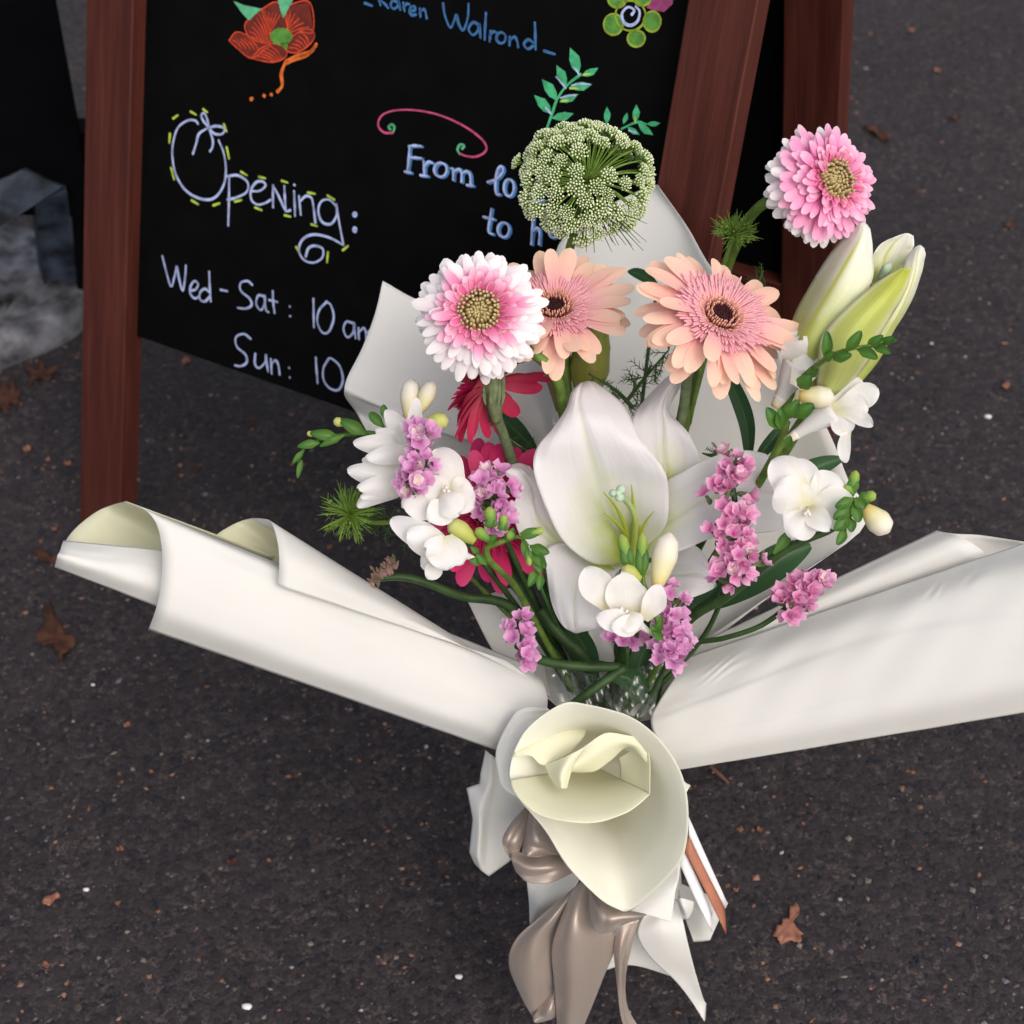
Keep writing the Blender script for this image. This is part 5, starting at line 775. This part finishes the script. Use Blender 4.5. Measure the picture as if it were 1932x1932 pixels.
fd = thing('freesia', 'white freesia spray below the half-open lily bud, blossom facing the asphalt', 'flower', at('J', 1150, 1680, 1.03), FG)
petals(fd, 'J', (1300, 1150, .004), [(1285, 922, .004, 120, dict(bow=.08, b0=.7)), (1405, 965, -.002, 130, dict(bow=.06, side=.04, b0=.7)), (1430, 1140, -.006, 130, dict(bow=.1, b0=.7)), (1320, 975, -.012, 130, dict(bow=.14, cup=-.2, b0=.7)), (1390, 1205, -.004, 110, dict(from_=(1240, 1190, -.004), b0=.7))], tube_to=(1135, 1420, .012), tube_r=75, d=1.0)
petals(fd, 'J', (1510, 1440, .004), [(1700, 1245, .004, 85, dict(bow=.06, peak=.65)), (1805, 1300, -.004, 80, dict(bow=.05, peak=.7)), (1775, 1545, -.006, 50, dict(bow=.1, side=-.07, tipcurl=-.1, peak=.65)), (1610, 1600, -.004, 75, dict(bow=.08, peak=.7)), (1590, 1780, .0, 42, dict(bow=.02, side=.07, from_=(1600, 1570, -.004), b0=.7)), (1740, 1410, -.004, 95, dict(bow=.05, peak=.6)), (1540, 1330, .006, 60, dict(bow=.06))], tube_to=(1205, 1640, .012), tube_r=58, d=1.0)
bud(fd, 'J', (1290, 1345), (1520, 1360), 72, CREAM, .99); bud(fd, 'J', (1275, 1390), (1330, 1300), 40, CREAM, .992)
tube('stem', [at('J', 1890, 975, .955), at('J', 1760, 1020, .955), at('J', 1600, 1050, .958), at('J', 1450, 1120, .968), at('J', 1300, 1250, 1.0), at('J', 1200, 1430, 1.015), at('J', 1150, 1700, 1.03), at('P', 1330, 1080, 1.09), TIE], [.0006, .001, .0013, .0016, .0022, .0026, .0028, .0026, .0026], STEM, fd, 8, 60)
for b, t, w in (((1460, 1110), (1470, 925), 34), ((1450, 1120), (1520, 1060), 26), ((1590, 1060), (1695, 925), 36), ((1510, 1110), (1635, 1080), 34), ((1670, 1045), (1800, 1110), 36), ((1730, 1030), (1835, 955), 32), ((1770, 1030), (1885, 1075), 28), ((1820, 1010), (1905, 965), 26), ((1850, 1000), (1930, 985), 22), ((1350, 1220), (1410, 1150), 34), ((1290, 1290), (1370, 1210), 50), ((1150, 1560), (1080, 1420), 44), ((1170, 1560), (1170, 1420), 40), ((1250, 1480), (1390, 1400), 48), ((1190, 1500), (1290, 1370), 40), ((1200, 1680), (1235, 1600), 34)): blade('bract', at('J', *b, .985 if b[0] < 1400 else .957), at('J', *t, .978 if b[0] < 1400 else .95), spx('J', w), CALYX, fd, bow=.14, cup=.6, peak=.5, sharp=1.6)

fe = thing('freesia', 'white freesia blossom facing the camera right of the tall statice', 'flower', at('F', 900, 1000, 1.02), FG)
petals(fe, 'F', (815, 880, .006), [(625, 640, .004, 95, dict(bow=.1, cup=.3, from_=(800, 800, .004))), (760, 625, .006, 90, dict(bow=.1)), (640, 790, -.006, 100, dict(bow=.14, cup=-.2, from_=(790, 850, 0))), (740, 1040, -.004, 90, dict(bow=.12, cup=-.2)), (1010, 760, .006, 130, dict(bow=.1, cup=.2, peak=.6)), (1060, 880, .004, 110, dict(bow=.08)), (930, 1000, -.006, 60, dict(bow=.12, cup=.4, side=.05)), (700, 980, .0, 80, dict(bow=.1))], d=1.005, tube_r=30, stam=[(815, 905), (825, 920), (800, 915)])
bud(fe, 'F', (1110, 880), (1235, 1010), 66, CREAM, 1.005); bud(fe, 'F', (1040, 790), (1065, 690), 28, BUDG, 1.01, calyx=.5); bud(fe, 'F', (1055, 810), (1000, 770), 26, BUDG, 1.01, calyx=.5); bud(fe, 'F', (1090, 840), (1168, 812), 30, BUDG, 1.008, calyx=.5)
for b, t, w in (((1050, 835), (955, 880), 30), ((1045, 870), (945, 940), 34), ((1035, 920), (950, 1000), 34), ((1010, 990), (965, 1075), 26), ((1050, 860), (1080, 960), 30), ((1030, 930), (1040, 1010), 28), ((1060, 830), (1110, 890), 28)): blade('bract', at('F', *b, 1.0), at('F', *t, .997), spx('F', w), CALYX, fe, bow=.12, cup=.5, peak=.5, sharp=1.6)
tube('stem', [at('F', 1055, 830, 1.006), at('F', 1030, 930, 1.008), at('F', 930, 1000, 1.015), at('F', 800, 1050, 1.02), at('F', 640, 1140, 1.03), at('F', 400, 1340, 1.05), at('F', 150, 1520, 1.08), TIE], [.001, .0013, .002, .0026, .003, .003, .003, .003], STEM_DARK, fe, 8, 50)
blade('bract', at('F', 640, 1120, 1.02), at('F', 720, 1010, 1.018), spx('F', 30), CALYX, fe, bow=.1, cup=.5)

# ---- statice
def floret_mesh(name, mat, r=.0055, h=.005, lob=5, seed=0):
    q = np.random.default_rng(seed); V = []; U = []; n = 15
    for i, t in enumerate((.05, .4, .75, 1.0)):
        for k in range(n):
            w = 2*math.pi*k/n; ro = r*t*(1+(.09*math.cos(lob*w)+q.normal(0, .10))*t); z = h*(t**1.4)+r*.16*t*t*math.sin(lob*2*w+seed)+q.normal(0, .0008)*t; V.append((ro*math.cos(w), ro*math.sin(w), z)); U.append((t, k/n))
    return mesh(name, V, gridf(4, n, True)+[tuple(range(n))[::-1]], mat, U)
FLM = {}
for mname, mt in (('mauve', STAT), ('pink', STATP)):
    FLM[mname] = [floret_mesh('floret', mt, .0043+.0003*s, .0052-.0006*s, 5, s) for s in range(4)]
FLW = [floret_mesh('pale_floret', STATW, .0031, .0022, 5, 9)]
def statice(label, spine, count, kind, d, stem, seed, pale=3, axis=None, smat=STEM_DARK, g='statice sprays'):
    """spine: (x, y, radius) px along the spray"""
    q = np.random.default_rng(seed); root = thing('statice', label, 'flower', at('P', *spine[-1][:2], d), g); sp = np.array(spine, float); cal = MB(); count = int(count*1.35)
    for i in range(count):
        t = (i+.5*q.random())/count*(len(sp)-1); j = min(int(t), len(sp)-2); f = t-j; c = sp[j]*(1-f)+sp[j+1]*f; a = q.uniform(0, 2*math.pi); rr = c[2]*math.sqrt(q.uniform(.02, 1)); ox, oy = rr*math.cos(a), rr*math.sin(a)*.8
        fz = math.sqrt(max(0, 1-(rr/(c[2]+1e-6))**2)); P = at('P', c[0]+ox, c[1]+oy, d-.010*fz+q.normal(0, .002)); n = nrm(RT*(ox/c[2])*.8-UP*(oy/c[2])*.8+UP*.35-FWD*(.35+.7*fz)+q.normal(0, .22, 3))
        M = WM[root.name].inverted()@frame(P, n, q.uniform(0, 6.28)); s = q.uniform(.82, 1.2); fl = inst('floret', FLM[kind][i % 4], root, M@Matrix.Scale(s, 4))
        if i % max(1, count//max(pale, 1)) == 1 and pale:
            e = inst('pale_centre', FLW[0], fl, Matrix.Translation((0, 0, .0012)))
        B = P-n*.006; V, F, U = tube_data([B-n*.003+q.normal(0, .001, 3), B, P], [.0008, .0018, .0009], 6, 5); cal.add(V, F, U)
        if q.random() < .6:
            V, F, U = blade_data(B, B+n*.004+q.normal(0, .003, 3), .0016, peak=.4, sharp=1.3, nu=4, nv=3); cal.add(V, F, U)
    cal.obj('calyx', STATG, root, kind='stuff')
    tube('stem', [at('P', sp[0][0], sp[0][1], d+.006), at('P', sp[len(sp)//2][0], sp[len(sp)//2][1], d+.008)]+[at('P', *s_) for s_ in stem], .0019, smat, root, 6, 40); return root
statice('mauve statice cluster between the two left white freesias', [(800, 812, 20), (792, 840, 32), (788, 872, 34), (780, 905, 28), (778, 925, 16)], 26, 'mauve', 1.0, [(850, 980, 1.06), (1000, 1180, 1.11), (1120, 1380, 1.15)], 1, 3)
statice('mauve statice cluster over the crimson gerbera, above green freesia buds', [(925, 900, 32), (930, 930, 44), (925, 960, 38), (940, 985, 26)], 26, 'mauve', 1.035, [(960, 1030, 1.07), (1060, 1250, 1.13)], 2, 2)
statice('tall pink statice spike right of the open lily', [(1372, 862, 12), (1385, 890, 34), (1374, 925, 44), (1376, 965, 46), (1388, 1005, 50), (1402, 1040, 48), (1396, 1072, 38), (1372, 1092, 26)], 58, 'pink', 1.02, [(1340, 1180, 1.08), (1230, 1310, 1.12)], 3, 5)
statice('lone pink statice sprig lying over the right paper roll', [(1548, 1092, 16), (1532, 1112, 30), (1508, 1126, 38), (1490, 1136, 32), (1502, 1158, 22)], 26, 'pink', 1.025, [(1440, 1178, 1.04), (1370, 1203, 1.05), (1300, 1218, 1.07), (1210, 1270, 1.11)], 4, 1)
statice('mauve statice sprig at the lower right of the lily, beside the freesia blossom', [(1262, 1112, 14), (1268, 1150, 26), (1262, 1185, 28), (1268, 1215, 30), (1255, 1235, 34), (1290, 1238, 16)], 30, 'mauve', 1.035, [(1240, 1290, 1.08), (1190, 1370, 1.12)], 5, 2)
statice('small mauve statice tuft peeking out under the freesia blossom', [(1160, 1194, 14), (1180, 1200, 18), (1202, 1202, 14)], 8, 'mauve', 1.045, [(1180, 1260, 1.08), (1160, 1340, 1.12)], 6, 0)
statice('hanging mauve statice tuft at the lower left of the flowers', [(975, 1170, 16), (978, 1195, 24), (988, 1222, 20), (994, 1248, 14)], 13, 'mauve', 1.055, [(1020, 1240, 1.07), (1070, 1255, 1.075), (1150, 1258, 1.085), (1160, 1340, 1.12)], 7, 0)
sb = thing('statice', 'unopened grey-green statice tip above the left paper roll', 'flower', at('P', 720, 1075, 1.06), 'statice sprays'); mb = MB()
for k in range(150):
    t = rng.random(); c = at('P', 706+42*t, 1098-32*t+6*rng.normal(), 1.06-.006*rng.random()); n = nrm(-RT*.5+UP*.8-FWD*.4+rng.normal(0, .35, 3)); V, F, U = blade_data(c, c+n*rng.uniform(.003, .007), .0011, peak=.4, sharp=1.2, nu=4, nv=3); mb.add(V, F, U)
mb.obj('bud_scales', plain('green_pink_scales', (.13, .16, .06), .75, var=.5, scale=160, c2=(.34, .17, .17)), sb, kind='stuff')
tube('stem', [at('P', 702, 1094, 1.062), at('P', 750, 1088, 1.065), at('P', 800, 1098, 1.07), at('P', 870, 1125, 1.085), at('P', 975, 1152, 1.10), at('P', 1100, 1300, 1.13)], [.002, .0028, .0028, .003, .0034, .003], STEM_DARK, sb, 6, 40)
for b, t, w in (((985, 1240), (1165, 1258), 15), ((1030, 1170), (1110, 1255), 11), ((990, 1150), (1090, 1250), 10)):
    pass

# ---- ammi
def ico(c, r, seg=6, rows=4):
    V = [c+np.array([0, 0, r])]; F = []
    for i in range(1, rows):
        a = math.pi*i/rows
        for k in range(seg): w = 2*math.pi*(k+.5*(i % 2))/seg; V.append(c+r*np.array([math.sin(a)*math.cos(w), math.sin(a)*math.sin(w), math.cos(a)]))
    V.append(c-np.array([0, 0, r])); n = len(V)
    F = [(0, 1+k, 1+(k+1) % seg) for k in range(seg)]
    for i in range(rows-2): F += [(1+i*seg+k, 1+(i+1)*seg+k, 1+(i+1)*seg+(k+1) % seg, 1+i*seg+(k+1) % seg) for k in range(seg)]
    F += [(n-1, 1+(rows-2)*seg+(k+1) % seg, 1+(rows-2)*seg+k) for k in range(seg)]; return np.array(V), F
def umbellet(seed):
    q = np.random.default_rng(seed); mb = MB()
    for i in range(34):
        a = i*2.39996; r = .0068*math.sqrt((i+.4)/34); z = .0042*(1-(r/.0068)**2*.75)+q.normal(0, .0003); p = np.array([r*math.cos(a), r*math.sin(a), z]); w = q.uniform(.75, 1.15)
        g_ = q.uniform(.8, 1.1); V, F = ico(p, .00078*w, 6, 4); mb.add(V, F, c=(.68*g_, .74*g_, .48*g_, 1)); V, F, U = tube_data([np.array([0, 0, -.003]), p*.5+np.array([0, 0, -.001]), p-[0, 0, .0005]], .00028, 4, 4); mb.add(V, F, c=(.2, .32, .07, 1))
        V, F = ico(p-np.array([0, 0, .0009]), .0007*w, 5, 3); mb.add(V, F, c=(.32, .44, .12, 1))
    me = mesh('umbellet', np.vstack(mb.V), mb.F, AMMI, vcol=np.vstack(mb.C)); return me
am = thing('ammi_umbel', 'big pale green ammi umbel in front of the chalkboard lettering', 'flower', None, None, frame(at('P', 1108, 343, 1.085), vec(.2, .32, .9)))
UM = [umbellet(s) for s in range(4)]; rays_ = MB()
K_ = 104; HOLE = nrm(np.array([.42, -.02, .9]))
for i in range(K_):
    f = (i+.9)/K_; th = R(6+100*f**.56); ph = i*2.39996+.4; rr = .0425*(1+rng.normal(0, .06)); dirv = np.array([math.sin(th)*math.cos(ph), math.sin(th)*math.sin(ph), math.cos(th)]); p = dirv*rr*np.array([1.0, .88, .66])
    if nrm(dirv)@HOLE > math.cos(R(15)): continue
    M = frame(p, nrm(dirv+np.array([0, 0, .25])), rng.uniform(0, 6)); inst('umbellet', UM[i % 4], am, M@Matrix.Scale(rng.uniform(.72, 1.05), 4))
    V, F, U = tube_data([np.zeros(3), p*.55+np.array([0, 0, .004]), p-dirv*.002], [.0006, .0005, .0005], 5, 8); rays_.add(V, F, U)
o = link(bpy.data.objects.new('rays', rays_.mesh('rays', FERN_LIGHT)), am); o['kind'] = 'stuff'
mb = MB()
for i in range(46):
    a = rng.uniform(0, 6.28); b = at('P', 1112+10*math.cos(a), 395+8*math.sin(a), 1.095); e = at('P', 1118+rng.uniform(-70, 105), 425+rng.uniform(-12, 52), 1.085+rng.uniform(-.03, .03)); V, F, U = tube_data([b, (b+e)/2+UP*.004, e], [.0005, .0005, .0002], 4, 7); mb.add(V, F, U)
mb.obj('bracts', FERN, am, kind='stuff')
stem_to_tie(am, at('P', 1114, 352, 1.088), [at('P', 1090, 420, 1.095), at('P', 1068, 505, 1.1), at('P', 1062, 640, 1.12), at('P', 1090, 900, 1.14)], [.0018, .0028, .0032, .0032, .0032, .003], STEM)
def fuzz(label, c, d, r, n, seed, stem, count=90, flat=.6):
    q = np.random.default_rng(seed); root = thing('ammi_bud', label, 'flower bud', at('P', *c, d), 'feathery green ammi buds'); C0 = at('P', *c, d); nn = vec(*n); X = nrm(np.cross(nn, UP+RT*.1)); Y = np.cross(nn, X); mb = MB(); nb = MB()
    for i in range(count):
        a = q.uniform(0, 6.28); th = q.uniform(.15, 1.5); L = spx('P', r)*q.uniform(.6, 1.1); dv = nrm((X*math.cos(a)+Y*math.sin(a))*math.sin(th)+nn*math.cos(th)*flat); tip = C0+dv*L; mid = C0+dv*L*.55+nn*L*.1
        V, F, U = tube_data([C0, mid, tip+q.normal(0, .0012, 3)], [.00065, .0005, .00012], 4, 6); mb.add(V, F, U)
        if i % 3 == 0:
            V, F = ico(C0+dv*L*.72, .0011); nb.add(V, F)
        for j in range(2):
            b = C0+dv*L*q.uniform(.4, .8); V, F, U = tube_data([b, b+nrm(dv+q.normal(0, .6, 3))*L*.3], [.0003, .0001], 3, 3); mb.add(V, F, U)
    mb.obj('threads', FERN_LIGHT, root, kind='stuff'); nb.obj('young_florets', FERN_LIGHT, root, kind='stuff')
    tube('stem', [C0]+[at('P', *s_) for s_ in stem], [.0012, .0018, .0018], STEM, root, 7, 24); return root
fuzz('feathery green bud beside the stem of the highest pink flower', (1384, 448), 1.07, 52, (.1, .7, .6), 3, [(1372, 480, 1.075), (1350, 560, 1.09), (1300, 800, 1.12)], 110)
fuzz('feathery green bud at the left, over dark asphalt below the freesia', (662, 970), 1.065, 60, (-.1, .15, 1), 4, [(700, 985, 1.08), (800, 1010, 1.1), (1000, 1200, 1.13)], 120, .35)
def feather(label, path, spread, count, seed, d):
    q = np.random.default_rng(seed); root = thing('feathery_foliage', label, 'foliage', at('P', *path[-1], d), 'feathery foliage'); C_ = cat(np.array([at('P', *p, d) for p in path]), 40); tube('stem', [at('P', *p, d) for p in path], [.0006, .0012, .0016], FERN, root, 6, 20); mb = MB()
    for i in range(count):
        b = C_[q.integers(0, 40)]; a = q.uniform(0, 6.28); dv = nrm(RT*math.cos(a)+UP*math.sin(a)+FWD*q.normal(0, .3)); L = spx('P', spread)*q.uniform(.5, 1.1); e = b+dv*L; V, F, U = tube_data([b, (b+e)/2+q.normal(0, .001, 3), e], [.0005, .0004, .00015], 4, 6); mb.add(V, F, U)
        for j in range(6):
            s = b+dv*L*(.25+.12*j); w = nrm(dv+nrm(np.cross(dv, FWD))*(1 if j % 2 else -1)*.9+q.normal(0, .15, 3)); V, F, U = tube_data([s, s+w*L*.28], [.0004, .00012], 3, 3); mb.add(V, F, U)
    mb.obj('fronds', FERN, root, kind='stuff'); return root
feather('feathery green frond between the two peach gerberas', [(1262, 660), (1215, 715), (1180, 760)], 52, 26, 5, 1.105)
feather('feathery frond trailing left of the crimson gerbera', [(690, 975), (730, 985), (790, 1000)], 48, 22, 6, 1.09)
feather('feathery frond along the top of the open lily', [(1110, 705), (1160, 735), (1195, 770)], 34, 12, 7, 1.085)
feather('feathery frond behind the crimson gerbera neck', [(925, 800), (965, 835), (1000, 860)], 36, 14, 8, 1.12)
feather('wispy frond right of the peach gerbera, against the sign frame', [(1440, 510), (1420, 560), (1400, 600)], 34, 12, 9, 1.09)
feather('thin wisp in front of the grey paper hollow', [(1325, 855), (1345, 860), (1352, 850)], 22, 5, 10, 1.1)
# ---- leaves
def leaf(label, pts, w, d, parent=None, e=None):
    P = np.array([at('P', *p, d+(.006*i if e is None else e[i])) for i, p in enumerate(pts)]); n = 26; C_ = cat(P, n); T = np.gradient(C_, axis=0); T /= np.linalg.norm(T, axis=1, keepdims=True); Lat = np.cross(T, -FWD); Lat /= np.linalg.norm(Lat, axis=1, keepdims=True); u = np.linspace(0, 1, n); W = spx('P', w)*np.sin(math.pi*np.clip(u*.92+.06, 0, 1))**.7
    v = np.linspace(-1, 1, 7); V = C_[:, None]+Lat[:, None]*(W[:, None]*v)[..., None]-FWD*((np.abs(v)**1.3)[None, :]*W[:, None]*.45)[..., None]
    root = thing('lily_leaf', label, 'leaf', P[0], 'dark green lily leaves'); obj('blade', V.reshape(-1, 3), gridf(n, 7), LEAF, root, griduv(n, 7)); tube('leaf_stalk', [P[0], P[0]*.7+TIE*.3+UP*.01, TIE], [.0012, .0014, .0016], STEM_DARK, root, 6, 16)
leaf('long dark leaf curving down below the peach gerbera', [(1412, 870), (1408, 800), (1385, 735), (1350, 670)], 17, 1.09)
leaf('dark pointed leaf tip right of the white freesia facing the camera', [(1440, 960), (1500, 905), (1545, 880), (1592, 864)], 21, 1.07)
leaf('broad dark leaf under the freesia stem at the right', [(1350, 1140), (1420, 1090), (1480, 1050), (1530, 1030)], 34, 1.07)
leaf('dark leaf behind the drooping crimson gerbera neck', [(1010, 850), (970, 810), (930, 780), (890, 770)], 22, 1.13)
leaf('small dark leaf between the peach gerberas, against the white paper', [(1240, 540), (1220, 525), (1200, 515), (1184, 512)], 12, 1.15)
leaf('slim dark leaf above the freesia stem at the right', [(1425, 870), (1445, 845), (1470, 815), (1490, 795)], 13, 1.06)
leaf('dark serrated leaf low in the bouquet above the cellophane', [(1150, 1270), (1185, 1280), (1205, 1300), (1215, 1330)], 24, 1.08)
leaf('narrow dark leaf behind the statice spike', [(1300, 1150), (1340, 1120), (1370, 1080), (1390, 1040)], 26, 1.085)
leaf('dark leaf among the low stems left of the lily', [(1100, 1240), (1060, 1170), (1040, 1110), (1030, 1060)], 24, 1.12)
leaf('dark leaf hanging over the low stems in the middle', [(1120, 1290), (1110, 1240), (1090, 1200), (1060, 1170)], 22, 1.105)
leaf('dark leaf under the freesia blossom, above the cellophane', [(1180, 1330), (1200, 1280), (1210, 1240), (1230, 1205)], 24, 1.1)
leaf('dark leaf in the shade right of the low stems', [(1230, 1330), (1230, 1270), (1220, 1200), (1200, 1150)], 26, 1.115)
# loose low stems
for lbl, pts, r in (('thick green stem crossing down to the cellophane', [(1180, 1258, 1.075), (1120, 1300, 1.07), (1075, 1335, 1.075), (1060, 1350, 1.085)], .0032), ('dark stem slanting under the crimson gerbera', [(950, 1060, 1.1), (1010, 1150, 1.105), (1090, 1240, 1.115), (1140, 1330, 1.14)], .0034), ('dark stem rising behind the freesia blossom', [(1190, 1180, 1.09), (1170, 1240, 1.105), (1150, 1330, 1.13)], .0034), ('dark winged stem left of the low leaves', [(1020, 1150, 1.085), (1060, 1200, 1.09), (1110, 1250, 1.1), (1140, 1330, 1.13)], .0032), ('winged stem lying level above the cellophane', [(1000, 1240, 1.07), (1050, 1252, 1.068), (1110, 1258, 1.07), (1170, 1258, 1.076)], .0032)):
    o = tube('cut_stem', [at('P', *p) for p in pts], r, STEM_DARK, None, 8, 26); tag(o, lbl, 'stem', 'low stems in the bouquet')
